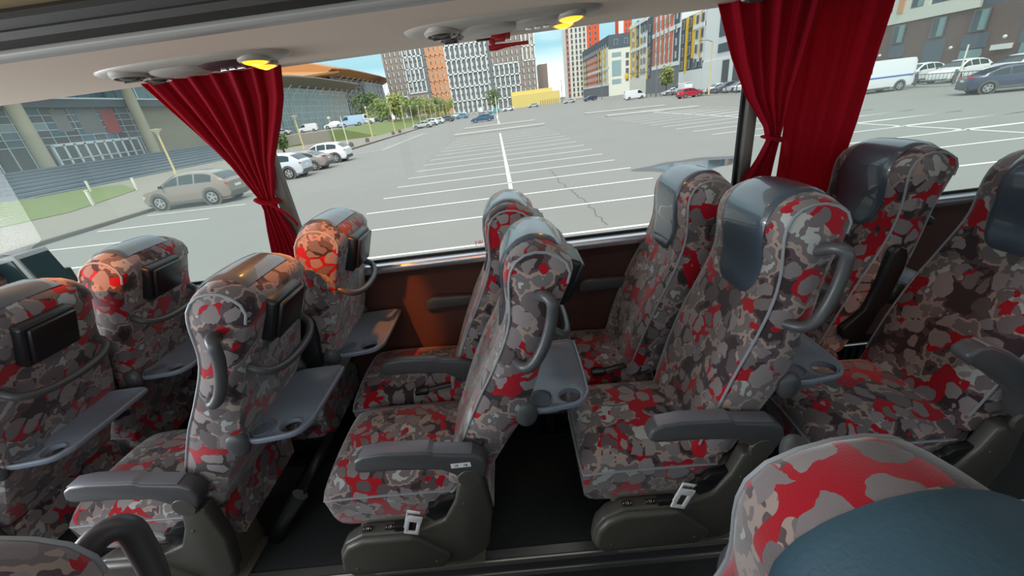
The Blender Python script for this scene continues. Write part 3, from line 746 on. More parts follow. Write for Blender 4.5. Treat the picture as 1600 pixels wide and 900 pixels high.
# painted stalls
b = MB()
def stripe(x0, y0, x1, y1, w=.11):
    d = Vector((x1-x0, y1-y0, 0)).normalized(); n = Vector((-d.y, d.x, 0))*w/2; a = Vector((x0, y0, G+.006)); c = Vector((x1, y1, G+.006))
    b.quad([a-n, c-n, c+n, a+n])
ys = [6.35, 8.85, 11.4, 13.75, 16.2, 18.6, 20.95, 23.3, 25.75, 28.2, 30.9, 33.4, 36.1, 38.6, 41.1, 43.6, 46.1]
for k, y in enumerate(ys):
    x0 = -4.9 if k < 1 else interp([(8, -4.55), (11.4, -4.62), (14, -5.2), (50, -5.5)], y)
    stripe(x0, y-.02, interp([(6, 4.9), (17, 4.7), (47, 4.35)], y), y+.03)
stripe(-.1, 16.2, -.72, 46.5, .16); stripe(-.9, 66, -2.2, 120, .2); stripe(.0, 6.3, -.1, 16.2, .14)
for k in range(18):
    y = 10.6+2.5*k
    if y > 12: stripe(11.15, y, 21.5 if y < 30 else 21.0, y-.35, .12)
    stripe(11.15 if y <= 12 else 16.5, y, 21.5, y-.35, .12)
stripe(16.9, 9, 16.4, 52, .12)
for y in (11.4, 14.15, 16.8, 19.45, 22.3): stripe(-17.9, y+.1, -12.8, y-.15, .12)
for k in range(10): stripe(-18.3, 44+2.8*k, -12.9, 43.8+2.8*k, .12)
stripe(-13.0, 44, -13.2, 70, .12)
struct(b.build('road_markings', EM['paint'], smooth=False))
# islands
for nm, pts in (('island_1', [(-6.3, 51.2), (4.6, 50.6), (4.6, 52.0), (-6.3, 52.8)]), ('island_2', [(-6.3, 64.6), (4.3, 62.8), (4.3, 64.2), (-6.3, 66)]),
                ('island_3', [(11.9, 50.2), (20.8, 46.4), (20.8, 47.8), (11.9, 51.8)]), ('island_4', [(11.7, 63), (21.2, 57), (21.2, 58.4), (11.7, 64.8)])):
    b = MB(); b.prism(pts, G, G+.16, 'xy', .04); o = b.build('kerb_'+nm, EM['concrete'], smooth=False); o.name = 'kerb'; struct(o)
# cracks, tyre arc, puddle
b = MB(); rc = random.Random(3); pts = [(1.74, 18.2), (1.78, 15.3), (1.9, 13.4), (2.0, 12.4), (2.09, 11.3), (2.1, 10.06), (2.06, 8.98)]; P = []
for (a0, b0), (a1, b1) in zip(pts, pts[1:]):
    for k in range(5): P.append((a0+(a1-a0)*k/5+rc.uniform(-.07, .07), b0+(b1-b0)*k/5, G+.004))
for p, q in zip(P, P[1:]):
    w = .014; b.quad([(p[0]-w, p[1], p[2]), (p[0]+w, p[1], p[2]), (q[0]+w, q[1], q[2]), (q[0]-w, q[1], q[2])])
struct(b.build('ground_crack', EM['crack'], smooth=False))
b = MB(); rp = random.Random(5)
def blob(cx, cy, rx, ry, z, n=40, j=.12, seed=1):
    r_ = random.Random(seed); ph = [r_.uniform(0, 6.3) for _ in range(4)]
    return [(cx+rx*(1+j*sin(3*q+ph[0])+j*.7*sin(5*q+ph[1]))*cos(q), cy+ry*(1+j*sin(2*q+ph[2])+j*.6*sin(7*q+ph[3]))*sin(q), z) for q in [2*pi*k/n for k in range(n)]]
b.quad(blob(6.7, 15.3, 1.9, 1.25, G+.004, seed=2)); struct(b.build('ground_damp_patch', EM['wet'], smooth=False))
b = MB(); b.quad(blob(6.75, 15.15, 1.45, .85, G+.008, seed=4)); wp = b.build('puddle', EM['water'], smooth=False); tag(wp, 'blue puddle lying on the asphalt beyond the shiny window seat', 'puddle')

# left side: kerb, pavement, lawn, steps
b = MB(); b.box((-18.72, 60, G+.07), (.24, 150, .18), .03); struct(b.build('kerb', EM['kerbstone'], smooth=False))
poly('pavement', [(-18.8, -10), (-18.8, 220), (-100, 220), (-100, -10)], G+.12, EM['paving'])
o = poly('lawn_left', [(-26, 23.6), (-27.2, 26.6), (-29.8, 32.8), (-38, 40.5), (-75, 42), (-75, 14), (-30, 14)], G+.16, EM['lawn'], .1); o.name = 'lawn'
b = MB(); b.box((0, 0, 0), (.18, 11.5, .2), .02); o = b.build('kerb', EM['concrete'], smooth=False); o.location = (-28.2, 19, G+.15); o.rotation_euler = (0, 0, radians(20)); struct(o)
b = MB()
for k in range(15):
    b.box((-43-.85*k-20, 58, G+.12+.077+.153*k), (40, 42, .153), 0, mi=k % 2)
o = b.build('entrance_steps', [EM['granite'], EM['granitedark']], smooth=False); struct(o)
# raised bank with lawn beyond
b = MB(); b.prism([(-24.5, G+.1), (-31, .72), (-33.5, .8), (-33.5, G)], 0, 1, 'xz'); me_ = b
for v in me_.bm.verts: v.co.y = 82 if v.co.y < .5 else 240
struct(me_.build('lawn_bank', EM['lawn'], smooth=False))
poly('lawn_terrace', [(-33.4, 84), (-33.4, 240), (-95, 240), (-95, 84)], .78, EM['paving'], 2.0)
# low posts on the pavement
for i, (x, y, lab) in enumerate(((-26.4, 25.6, 'short cream bollard at the lawn corner, left of the beige suv'), (-29.4, 32.4, 'short cream bollard behind the beige suv bonnet'), (-37.3, 36.6, 'short cream bollard in the lawn near the steps'))):
    b = MB(); b.box((0, 0, .45), (.14, .14, .9), .02); b.box((0, 0, .93), (.17, .17, .06), .015); o = b.build('bollard', EM['postwhite']); o.location = (x, y, G+.13); tag(o, lab, 'bollard', 'bollards on the pavement')

# ---- generic facade pieces
def face_frame(O, U, N):
    O, U, N = Vector(O), Vector(U), Vector(N)
    return Matrix(((U.x, N.x, 0, O.x), (U.y, N.y, 0, O.y), (U.z, N.z, 1, O.z), (0, 0, 0, 1)))     # local x along, y out, z up
def window_mesh(w, h, sash=.5, split=True, frame='winframe', pane='windark', light='winlight'):
    b = MB(); b.box((0, .03, 0), (w, .10, h), 0, mi=0)
    if split:
        b.box((-w*.5+w*sash/2+.05*w, .07, 0), (w*(sash-.1), .05, h*.9), 0, mi=1); b.box((w*.5-w*(1-sash)/2-.02*w, .07, 0), (w*(1-sash-.1), .05, h*.9), 0, mi=2)
    else: b.box((0, .07, 0), (w*.86, .05, h*.9), 0, mi=1)
    return b.mesh('window', [EM[frame], EM[pane], EM[light]], smooth=False)
def put_windows(root, T, pts, me, cam=Vector((0, 0, 1.55)), out=.24):
    """at most 100 as parts (nearest the coach), the others in one mesh"""
    W = [(T @ Vector((x, out, z)), x, z) for x, z in pts]; W.sort(key=lambda w: (w[0]-cam).length)
    R = T.to_3x3().to_4x4()
    for p, x, z in W[:98]:
        o = link('window', me, root); o.matrix_local = Matrix.Translation(p-root.location) @ R
    if len(W) > 98:
        bm = bmesh.new()
        for p, x, z in W[98:]:
            t = me.copy(); t.transform(Matrix.Translation(p-root.location) @ R); bm.from_mesh(t); bpy.data.meshes.remove(t)
        m2 = bpy.data.meshes.new('windows'); bm.to_mesh(m2); bm.free()
        for q in me.materials: m2.materials.append(q)
        link('window', m2, root)['kind'] = 'stuff'
def slabs(root, name, m, T, rects, d0=-.2, d1=.12):
    """rects (x0,x1,z0,z1) on the facade plane"""
    b = MB()
    for x0, x1, z0, z1 in rects: b.box(((x0+x1)/2, (d0+d1)/2, (z0+z1)/2), (x1-x0, d1-d0, z1-z0))
    me = b.mesh(name, m, smooth=False); me.transform(Matrix.Translation(-Vector(root.location)) @ T); return link(name, me, root)

# ---- big apartment block straight ahead
bt = thing('apartment_block', 'wide pale apartment block with white grid facade and orange strip beyond the lot', 'building', (-20, 232, G))
T = face_frame((-57.5, 230, 0), (1, 0, 0), (0, -1, 0)); H = 44
slabs(bt, 'wall', EM['cladgrey'], T, [(0, 76, G, H)], -16, 0)
slabs(bt, 'brown_panel', EM['cladbrown'], T, [(0, 10, 11.5, H), (53.5, 76, 19, H), (68, 76, G, 19), (9, 20, G, 11)])
slabs(bt, 'orange_panel', EM['clador'], T, [(22, 31.5, G, H)], -.2, .2)
def gridlines(x0, x1, z0, z1, cw, fh):
    R = []; n = max(1, round((x1-x0)/cw))
    for i in range(n+1): x = x0+(x1-x0)*i/n; R.append((x-.28, x+.28, z0, z1))
    k = round((z1-z0)/fh)
    for j in range(k+1): z = z0+(z1-z0)*j/k; R.append((x0-.25, x1+.25, z-.3, z+.3))
    return R
FH = 2.95
slabs(bt, 'white_grid', EM['cladwhite'], T, gridlines(10.5, 19.5, 11.5, 11.5+FH*11, 2.3, 5.9)+gridlines(31.5, 51.5, G, G+FH*15, 2.5, 5.9)+gridlines(55, 67.5, G, 19.3, 2.5, 5.9)+gridlines(1.5, 9, G, 10.5, 2.5, 5.9)+gridlines(70, 76, 19.5, 44, 2.2, 5.9)+gridlines(.2, .8, G, 11, .6, 12), -.1, .45)
slabs(bt, 'orange_grid', EM['clador'], T, gridlines(22, 31.5, G, 44, 2.4, 5.9), -.1, .4)
wm = window_mesh(1.25, 1.75, .55); pts = []
for i in range(30):
    for j in range(15): pts.append((1.4+i*2.52, G+1.6+j*FH))
put_windows(bt, T, pts, wm)
# dark narrow block at its right
b = MB(); b.box((0, 0, 10), (5, 12, 20)); o = b.build('tower_block', EM['cladbrown'], smooth=False); o.location = (24.5, 262, G); tag(o, 'narrow dark brown building just right of the wide pale block', 'building')
# yellow low building
yb = thing('yellow_building', 'low windowless yellow building in front of the wide pale block', 'building', (15, 205, G))
b = MB(); b.box((-1.5, 3, 3.4), (19, 10, 6.8)); b.box((0, -1.5, 2.6), (22, 6, 5.2)); b.build('wall', EM['yellowbox'], yb, smooth=False)
b = MB()
for k in range(9): b.box((2+1.0*k, -4.6, 1.0), (.25, .2, 2.0))
b.build('buttress', EM['cladbrown'], yb, smooth=False)
# ---- far white and orange tower
ft_ = thing('tower_block', 'tall white tower block with orange right side behind the colourful row', 'building', (54, 306, G))
T = face_frame((44.4, 300, 0), (1, 0, 0), (0, -1, 0))
slabs(ft_, 'wall', EM['cream'], T, [(0, 14, G, 52)], -14, 0); slabs(ft_, 'orange_wall', EM['cladhot'], T, [(14, 22, G, 50)], -14, .3)
slabs(ft_, 'pink_panel', EM['cladpink'], T, [(.2, 2.2, G, 52)], -.1, .15)
put_windows(ft_, T, [(x, G+2.2+3.1*j) for j in range(16) for x in (1.2, 4.2, 7, 9.6, 12.2, 16, 19.5)], window_mesh(1.3, 2.2, .5, False))
o2 = thing('tower_block', 'orange and white tower top rising behind the grey corner block', 'building', (77, 284, G))
T = face_frame((73.5, 280, 0), (1, 0, 0), (0, -1, 0)); slabs(o2, 'wall', EM['cladhot'], T, [(0, 8, G, 42)], -8, 0); slabs(o2, 'white_panel', EM['cladwhite'], T, [(0, 3, G, 42)], -.1, .1)
put_windows(o2, T, [(x, 20+3*j) for j in range(7) for x in (4.6, 6.6)], window_mesh(1.0, 1.7, .5, False))

# ---- the colourful row on the right, each house a thing, fronts along x = 48
def rowhouse(label, y0, y1, H, wallm, stripes, win, bands, ground, gz=3.6, name='apartment_block', front=None, fh=3.0):
    """facade runs from far (y1) to near (y0): local x = y1 - y"""
    W = y1-y0; t = thing(name, label, 'building', (56, (y0+y1)/2, G))
    T = face_frame((48, y1, 0), (0, -1, 0), (-1, 0, 0))
    slabs(t, 'wall', EM[wallm], T, [(.03, W-.03, G, H)], -15, 0)
    for nm, mm, R, d in stripes: slabs(t, nm, EM[mm], T, R, -.1, d)
    if bands: slabs(t, 'white_band', EM['cladwhite'], T, bands, -.1, .3)
    slabs(t, 'ground_storey', EM[ground], T, [(.1, W-.1, G, gz)], -.1, .2)
    for pts, me in win: put_windows(t, T, pts, me)
    return t, T
wA = window_mesh(1.3, 1.7, .5, True); wB = window_mesh(1.5, 1.9, .5, False, pane='windark'); wT = window_mesh(1.5, 1.9, .5, True, light='winteal', frame='steelgrey'); wBig = window_mesh(2.6, 2.9, .3, False, pane='winteal')
# corner block with front towards us
W = 62
t1, T1 = rowhouse('grey topped corner block with yellow and orange stripes, farthest of the colourful row', 200, 262, 22.3, 'cladslate',
    [('yellow_panel', 'cladyellow', [(2, 4, 3, 17), (8, 9.5, 3, 17), (41, 43, 3, 18), (47, 48.5, 3, 18), (54, 56, 3, 18)], .2), ('orange_panel', 'cladred', [(14, 38, 3, 17)], .15), ('cream_panel', 'cream', [(50, 53, 3, 18), (57, 62, 3, 18)], .15)],
    [([(x, 3.9+2.9*j) for j in range(6) for x in range(3, 61, 4)], wA)], [(14, 62, 9.5, 10.4), (.5, 62, 3, 3.9)], 'cladgrey')
T = face_frame((48, 200, 0), (1, 0, 0), (0, -1, 0))
slabs(t1, 'cream_panel', EM['cream'], T, [(0, 10.5, G, 17)], -.1, .2); slabs(t1, 'glazed_panel', EM['pavglass'], T, [(1.5, 5.5, 6.5, 12.5), (1.5, 5.5, 14, 15.6), (1.5, 5.5, 3.4, 5.2)], -.1, .35)
slabs(t1, 'grey_panel', EM['cladslate'], T, [(0, 10.5, 17, 22.4)], -.1, .15)
put_windows(t1, T, [(x, z) for x in (8.2,) for z in (5, 8, 11, 14)] + [(x, 19.5) for x in (3.2, 7.6)], window_mesh(1.5, 2.2, .5, False))
rowhouse('white and yellow striped apartment house left of the dark slit', 148, 167, 21, 'cladwhite',
    [('yellow_panel', 'cladyellow', [(1, 2.6, 4, 20.9), (6, 7.2, 4, 20.9), (11, 12, 4, 16)], .2), ('grey_panel', 'cladslate', [(8, 10.4, 4, 20.9), (12.4, 18.9, 17, 19.6)], .15)],
    [([(x, 5.6+3*j) for j in range(5) for x in (4.4, 9.2, 14, 17) if 5.6+3*j < 20], wB)], [(.1, 18.8, 12.3, 13.2), (.1, 18.8, 19.6, 20.5)], 'cream')
rowhouse('narrow dark slate house front between the yellow and orange fronts', 142.5, 148, 20, 'cladslate', [('yellow_panel', 'cladyellow', [(.4, 1.3, 3, 12)], .2)], [([(2.8, 5+3*j) for j in range(5)], wB)], None, 'cladgrey', gz=3)
rowhouse('orange striped apartment house with white bands and grey ground floor', 121, 142.5, 19, 'cladwhite',
    [('orange_panel', 'cladred', [(x, x+1.5, 6.2, 18.9) for x in (.6, 4.2, 7.8, 11.2, 14.4)], .25), ('grey_panel', 'cladslate', [(17, 20.5, 6, 18.9)], .2)],
    [([(x, 7.8+3*j) for j in range(4) for x in (3.2, 6.8, 10.2, 13.5, 18.8)], wA)], [(.1, 21.4, 13.8, 14.8), (13, 21.4, 17.6, 18.6), (.1, 21.4, 5.2, 6.2)], 'cladgrey', gz=5.2)
rowhouse('slate grey apartment house with yellow strips beside the orange striped one', 107, 121, 15.3, 'cladslate',
    [('yellow_panel', 'cladyellow', [(3.4, 4.6, 3, 15.2), (7.4, 8.6, 6, 15.2), (11.6, 12.6, 6, 15.2)], .25), ('white_panel', 'cladwhite', [(8.7, 13.9, 5, 15.2)], .12)],
    [([(x, 4.8+3*j) for j in range(4) for x in (1.8, 6, 10.2, 13.1)], wB)], [(8, 13.9, 12, 13)], 'cladwhite', gz=3.4)
wt, Tw = rowhouse('white apartment house with large dark glazing and tall columns beside the centre curtain', 72, 107, 15.0, 'cladwhite',
    [('glazed_panel', 'cladslate', [(7, 14.5, 8.8, 15.5), (7, 14.5, 5.8, 7.5), (20, 30, 6.5, 15)], .15), ('orange_panel', 'clador', [(16, 17, 5, 14.9), (31, 32, 5, 14.9)], .25)],
    [([(18, 6.6+3*j) for j in range(3)] + [(33, 6.6+3*j) for j in range(3)] + [(12.8, 10.2), (12.8, 13.4)], wT)], None, 'cladwhite', gz=4.6)
slabs(wt, 'shop_window', EM['windark'], Tw, [(10+4.6*k, 12.6+4.6*k, G+.3, 4.2) for k in range(5)], -.1, .35)
# nearest: brown brick ground floors
br, Tb = rowhouse('brown brick apartment house with slate panels and shop windows at the right window', 30, 72, 20, 'cladslate',
    [('brown_wall', 'brickbrown', [(.1, 41.9, G, 4.5)], .12), ('white_panel', 'cream', [(7, 25.5, 4.5, 5.7), (7, 20, 5.7, 9), (36.6, 38, G, 12), (1, 5, 4.5, 20)], .3), ('orange_panel', 'clador', [(12.5, 13.3, 5.5, 9), (16.2, 17, 5.5, 9)], .42), ('yellow_panel', 'cladyellow', [(30.4, 30.9, 4.6, 9)], .4)],
    [([(x, 3.35) for x in (13.2, 17.0, 21.8, 26.0, 31.2, 33.2)] + [(x, 6.7) for x in (14.7, 18.6, 22, 26, 33)], wT)], None, 'brickbrown', gz=.1)
slabs(br, 'slate_panel', EM['cladslate'], Tb, [(11.6, 14.4, .9, 2.2), (16.2, 18.2, .9, 2.2), (20.8, 23, G, 2.2), (24.8, 27.2, .9, 2.2), (30, 34.4, .9, 2.2), (9.5, 11, G, 4)], -.1, .25)
slabs(br, 'shop_window', EM['winteal'], Tb, [(16.2, 17.9, G+.6, .75), (25, 27, G+.4, .8), (30.4, 33.6, G+.2, .9), (38.6, 41, G+.2, 1.4), (12, 14, G+.4, .5)], -.1, .33)
slabs(br, 'shop_sign', EM['signred'], Tb, [(31, 33.6, .45, .8), (10.8, 13.2, .5, .8)], -.1, .45)
slabs(br, 'shop_sign', EM['signwhite'], Tb, [(28, 29.6, .55, 1.0), (9.4, 10.2, .2, .9)], -.1, .5)
b = MB()
for x, z in ((15.2, 1.3), (24.0, 1.2), (28.9, 1.6)): b.sphere((x, .4, z), (.16, .16, .16), 2)
me = b.mesh('wall_lamp', EM['signwhite']); me.transform(Matrix.Translation(-Vector(br.location)) @ Tb); link('wall_lamp', me, br)

# ---- entrance hall on the left, facade along x = -58
hall = thing('entrance_hall', 'glazed entrance hall with round stone columns and dark canopy beyond the steps', 'building', (-64, 66, G))
T = face_frame((-58, 30, 0), (0, 1, 0), (1, 0, 0))       # local x = y - 30
LH = Matrix.Translation(-Vector(hall.location)) @ T
slabs(hall, 'wall', EM['darkpane'], T, [(0, 41, 1.0, 13)], -10, 0); slabs(hall, 'stone_wall', EM['wallstone'], T, [(41, 62, 1.0, 7.9)], -10, .1); slabs(hall, 'upper_wall', EM['wallstone'], T, [(62, 66, 1, 13)], -10, 0)
slabs(hall, 'canopy', EM['slab'], T, [(0, 62, 7.8, 8.75)], -.5, 1.6); slabs(hall, 'canopy_edge', EM['mullion'], T, [(0, 62, 8.75, 8.95)], -.5, 1.7)
b = MB(); rh = random.Random(11)
for i in range(22):
    for j in range(5):
        x = 1.0+i*1.85; z = 3.6+j*.86
        b.box((x, .06, z+.4), (1.72, .06, .78), 0, mi=rh.choice([0, 0, 1, 1, 2, 0]))
for i in range(30): b.box((1+i*2.0, .06, 10.6), (1.85, .06, 3.0), 0, mi=rh.choice([1, 1, 2]))
me = b.mesh('glazing', [EM['darkpane'], EM['tealpane'], EM['palepane']], smooth=False); me.transform(LH); link('glazing', me, hall)
slabs(hall, 'mullion', EM['mullion'], T, [(.9+i*1.85-.97, .9+i*1.85-.89, 1, 7.8) for i in range(1, 22, 1)] + [(0, 41, 3.55+.86*j, 3.62+.86*j) for j in range(6)], 0, .12)
slabs(hall, 'poster', EM['greyposter'], T, [(30.3, 33.5, 4.6, 7.7), (27, 29, 5, 7.7)], 0, .14); slabs(hall, 'poster', EM['redposter'], T, [(33.9, 36.2, 4.4, 7.7)], 0, .16)
slabs(hall, 'door_frame', EM['doorwhite'], T, [(25+1.45*i-.14, 25+1.45*i+.14, 1, 3.5) for i in range(10)] + [(25, 38.1, 3.3, 3.6), (25, 38.1, 1.6, 1.7)], 0, .3)
slabs(hall, 'door_leaf', EM['windark'], T, [(25.2+1.45*i, 26.3+1.45*i, 1.05, 3.3) for i in range(9)], 0, .2)
for k, y in enumerate((21.4, 37.8, 58)):
    b = MB(); b.lathe([(.72, 0), (.72, 14)], 24, Matrix.Translation((1.7, 0, 0))); me = b.mesh('column', EM['stone']); me.transform(LH @ Matrix.Translation((y, 0, 0)) @ Matrix.Translation((-1.7, 2.2, 1.0))); link('column', me, hall)
slabs(hall, 'roof', EM['roofgrey'], T, [(-2, 66, 13, 13.6)], -12, 5)
# ---- glass pavilion with sweeping roofs
def pavilion(label, y0, y1, X, zb, zt, overh, roofm, tipz, glassm, ribs, base, slope=1.5, eave=()):
    t = thing('glass_pavilion', label, 'building', (X-8, (y0+y1)/2, .78))
    T = face_frame((X, y0, 0), (0, 1, 0), (1, 0, 0)); W = y1-y0; LT = Matrix.Translation(-Vector(t.location)) @ T
    slabs(t, 'wall', EM[glassm], T, [(0, W, base, zt)], -20, 0)
    R = [(i*W/ribs-.06, i*W/ribs+.06, base, zt) for i in range(ribs+1)] + [(0, W, base+1.7*j, base+.08+1.7*j) for j in range(int((zt-base)/1.7)+1)]
    slabs(t, 'glazing_bar', EM['mullion'], T, R, -.05, .1)
    T2 = face_frame((X, y0, 0), (-1, 0, 0), (0, -1, 0)); slabs(t, 'glazing_bar', EM['mullion'], T2, [(i*2.0, i*2.0+.12, base, zt) for i in range(10)], -.05, .1)
    b = MB()
    for i in range(ribs//3+1):                       # curved outer ribs sweeping up to the eaves
        x = i*W/(ribs//3); P = [(x, .7, base), (x+.4, .6, base+3), (x+1.2, .9, base+6.5), (x+2.6, 1.9, zt-2.2), (x+4.4, 3.6, zt)]
        b.tube(smooth_pts(P, 5), .11, 6)
    me = b.mesh('rib', EM['rib']); me.transform(LT); link('rib', me, t)
    b = MB(); ys_ = [a for a, _ in eave]; loops = []
    for y, dz in eave:                                # closed roof section: soffit rising to a thin eave, top climbing back
        e = zt+dz
        loops.append([(y, -20, e+slope), (y, -6, e+2.2+slope*.45), (y, 4.6, e+2.4), (y, 4.7, e+2.05), (y, .3, e+.1), (y, -20, e)])
    b.loft(loops); me = b.mesh('roof', EM[roofm], smooth=False); me.transform(LT); link('roof', me, t)
    return t
pavilion('glass pavilion with grey swept roof and slanting ribs seen right of the left curtain', 98, 166, -58, .78, 12.4, 6, 'roofgrey', 12.5, 'pavglass', 40, .78, slope=3.0, eave=[(0, -1.2), (20, -.3), (36, .1), (60, 0), (73, -.2)])
pavilion('larger pavilion behind with orange brown roof edge and dark glazing', 178, 252, -66, .78, 19, 8, 'roofoak', 16, 'darkpane', 34, .78, slope=7, eave=[(-9, -.6), (10, .3), (30, .4), (55, .3), (76, -.3)])
b = MB(); b.loft([[(-61.5, 130, 15.2), (-61.5, 176, 20.3), (-61.5, 176, 19.6), (-61.5, 130, 14.6)], [(-86, 130, 16.6), (-86, 176, 23), (-86, 176, 22.3), (-86, 130, 16.0)]])
sr = b.build('swept_roof', EM['roofoak'], smooth=False); tag(sr, 'orange brown sloping roof sheet rising behind the grey pavilion roof', 'roof')
# ------------------------------------------------------------------ vehicles (nose towards local +x)
KINDS = {
 'suv': dict(L=4.5, w=.93, belt=1.07, r=.385, ax=(-1.33, 1.37), zr=[(-2.25, .62), (-2.24, 1.0), (-2.12, 1.14), (-1.7, 1.44), (-1.25, 1.59), (-.5, 1.66), (.1, 1.63), (.4, 1.55), (1.15, 1.15), (1.4, 1.09), (2.0, .99), (2.2, .84), (2.25, .55)], side=(-1.6, .92), screen=(.38, 1.15), rear=(-2.1, -1.6)),
 'sedan': dict(L=4.6, w=.9, belt=.93, r=.33, ax=(-1.38, 1.4), zr=[(-2.3, .55), (-2.29, .9), (-2.2, 1.0), (-1.75, 1.06), (-1.1, 1.34), (-.5, 1.45), (.05, 1.45), (.35, 1.38), (1.05, 1.0), (1.25, .95), (2.0, .82), (2.22, .7), (2.3, .5)], side=(-1.5, .95), screen=(.32, 1.05), rear=(-1.75, -1.05)),
 'hatch': dict(L=4.1, w=.88, belt=.95, r=.32, ax=(-1.25, 1.28), zr=[(-2.05, .55), (-2.04, .95), (-1.9, 1.1), (-1.7, 1.38), (-1.4, 1.48), (-.3, 1.52), (.25, 1.43), (.95, 1.03), (1.15, .97), (1.75, .85), (1.98, .7), (2.05, .5)], side=(-1.65, .85), screen=(.22, .95), rear=(-1.92, -1.62)),
 'van': dict(L=5.6, w=1.0, belt=1.35, r=.36, ax=(-1.7, 1.75), zr=[(-2.8, .6), (-2.79, 2.1), (-2.65, 2.32), (1.0, 2.36), (1.35, 2.26), (2.05, 1.42), (2.2, 1.3), (2.65, 1.1), (2.78, .85), (2.8, .6)], side=(.55, 1.9), screen=(1.3, 2.05), rear=(-2.79, -2.7)),
}
CARM = {}
def paint(col, rough=.28):
    if col not in CARM: CARM[col] = mat('car_paint', S(col), rough, spec=.5, coat=.5)
    return CARM[col]
CACHE = {}
def car_parts(kind, cladded):
    if (kind, cladded) in CACHE: return CACHE[kind, cladded]
    K = KINDS[kind]; w, bz, zr = K['w'], K['belt'], K['zr']; h = K['L']/2
    def ends(x): return 1-.16*max(0, (abs(x)-h+.75)/.75)**2.2
    def half(x):
        z = interp(zr, x); e = ends(x); b_ = min(bz+.02, z-.05); lo = .24 if abs(x) < h-.1 else .36
        up = max(0, (z-b_)); wr = w*e*(.97-.30*min(1, up/.65)) if kind != 'van' else w*e*(.97-.10*min(1, up/1.0))
        return [(w*e*.84, lo), (w*e*.97, lo+.1), (w*e, min(.62, b_-.02)), (w*e*.975, b_), (wr, z-.05*min(1, up/.2+.3)), (wr*.86, z), (wr*.4, z+.02)]
    xs = sorted(set([-h+K['L']*i/30 for i in range(31)] + [x for x, _ in zr]))
    b = MB(); b.loft([[(x, y, z) for y, z in half(x)] + [(x, -y, z) for y, z in reversed(half(x))] for x in xs]); body = b
    P = {}; P['body'] = body
    def sidept(x, t):
        H = half(x); (y0, z0), (y1, z1) = H[3], H[4]; return y0+(y1-y0)*t+.006, z0+(z1-z0)*t
    g = MB(); a, c = K['side']; nseg = 14; cuts = [a+(c-a)*.36, a+(c-a)*.68] if kind != 'van' else []
    edges = [a]+cuts+[c]
    for e0, e1 in zip(edges, edges[1:]):
        for sg in (1, -1):
            for i in range(6):
                u0, u1 = e0+.04+(e1-e0-.08)*i/6, e0+.04+(e1-e0-.08)*(i+1)/6
                q = [(u0, *sidept(u0, .08)), (u1, *sidept(u1, .08)), (u1, *sidept(u1, .9)), (u0, *sidept(u0, .9))]
                q = [(x, sg*y, z) for x, y, z in q]; g.quad(q if sg < 0 else q[::-1])
    def top(x, v): H = half(x); return Vector((x, v*H[4][0]*.93, interp(zr, x)+.012+.012*(1-v*v)))
    for (s0, s1) in ((K['screen']), (K['rear'])):
        for i in range(5):
            u0, u1 = s0+(s1-s0)*i/5, s0+(s1-s0)*(i+1)/5
            for j in range(4):
                v0, v1 = -.94+1.88*j/4, -.94+1.88*(j+1)/4; n = Vector((.012 if s0 > 0 else -.012, 0, 0)); g.quad([top(u0, v0)+n, top(u1, v0)+n, top(u1, v1)+n, top(u0, v1)+n])
    P['window_glass'] = g
    cl = MB()
    for x in K['ax']:
        for sg in (1, -1):
            cl.lathe([(0, 0), (K['r']+.09, 0), (K['r']+.085, .035), (K['r']+.03, .04), (0, .04)], 28, Matrix.Translation((x, sg*(w-.032), K['r']+.02)) @ Matrix.Rotation(-sg*pi/2, 4, 'X'))
    for sg in (1, -1): cl.box((0, sg*(w-.045), .31), (2.0, .11, .16), .02)
    cl.box((h-.09, 0, .36), (.16, w*1.5, .16), .03); cl.box((-h+.07, 0, .42), (.16, w*1.6, .26), .03)
    P['cladding'] = cl
    tl = MB(); zt = .95 if kind != 'van' else 1.2
    for sg in (1, -1): tl.box((-h+.10, sg*w*.66, zt), (.16, w*.42, .12), .02); tl.box((-h+.22, sg*w*.85, zt), (.2, .06, .10), .02)
    P['tail_light'] = tl
    hl = MB()
    for sg in (1, -1): hl.box((h-.2, sg*w*.72, .72), (.22, w*.36, .11), .02)
    P['head_light'] = hl
    ex = MB(); ex.box((-h+.015, 0, .78), (.03, .5, .12), 0); ex.box((h-.01, 0, .45), (.03, .5, .11), 0); P['number_plate'] = ex
    mr = MB()
    for sg in (1, -1): mr.box((K['screen'][1]-.2, sg*(w+.07), bz+.08), (.12, .18, .12), .03)
    P['mirror'] = mr
    wh = MB(); r = K['r']
    wh.lathe([(0, -.11), (r*.9, -.11), (r, -.07), (r, .07), (r*.9, .11), (r*.66, .10), (r*.64, .05), (0, .05)], 26, Matrix.Rotation(pi/2, 4, 'X'))
    rm = MB(); Rm = Matrix.Rotation(pi/2, 4, 'X')
    rm.lathe([(r*.66, .06), (r*.66, .098), (r*.58, .098), (r*.58, .06)], 26, Rm); rm.lathe([(0, .05), (r*.16, .05), (r*.14, .095), (0, .095)], 12, Rm)
    for k in range(5): rm.box((r*.36, 0, .08), (r*.5, r*.17, .03), .005, M=Rm @ Matrix.Rotation(2*pi*k/5, 4, 'Z'))
    me = {'body': P['body'].mesh('body', paint((200, 200, 200)), ang=35), 'wheel': wh.mesh('wheel', EM['tyre']), 'rim': rm.mesh('rim', EM['rim'])}
    for k, m in (('window_glass', 'autoglass'), ('cladding', 'cladding'), ('tail_light', 'tail'), ('head_light', 'headl'), ('number_plate', 'signwhite'), ('mirror', 'tyre')):
        me[k] = P[k].mesh(k, EM[m])
    CACHE[kind, cladded] = me; return me
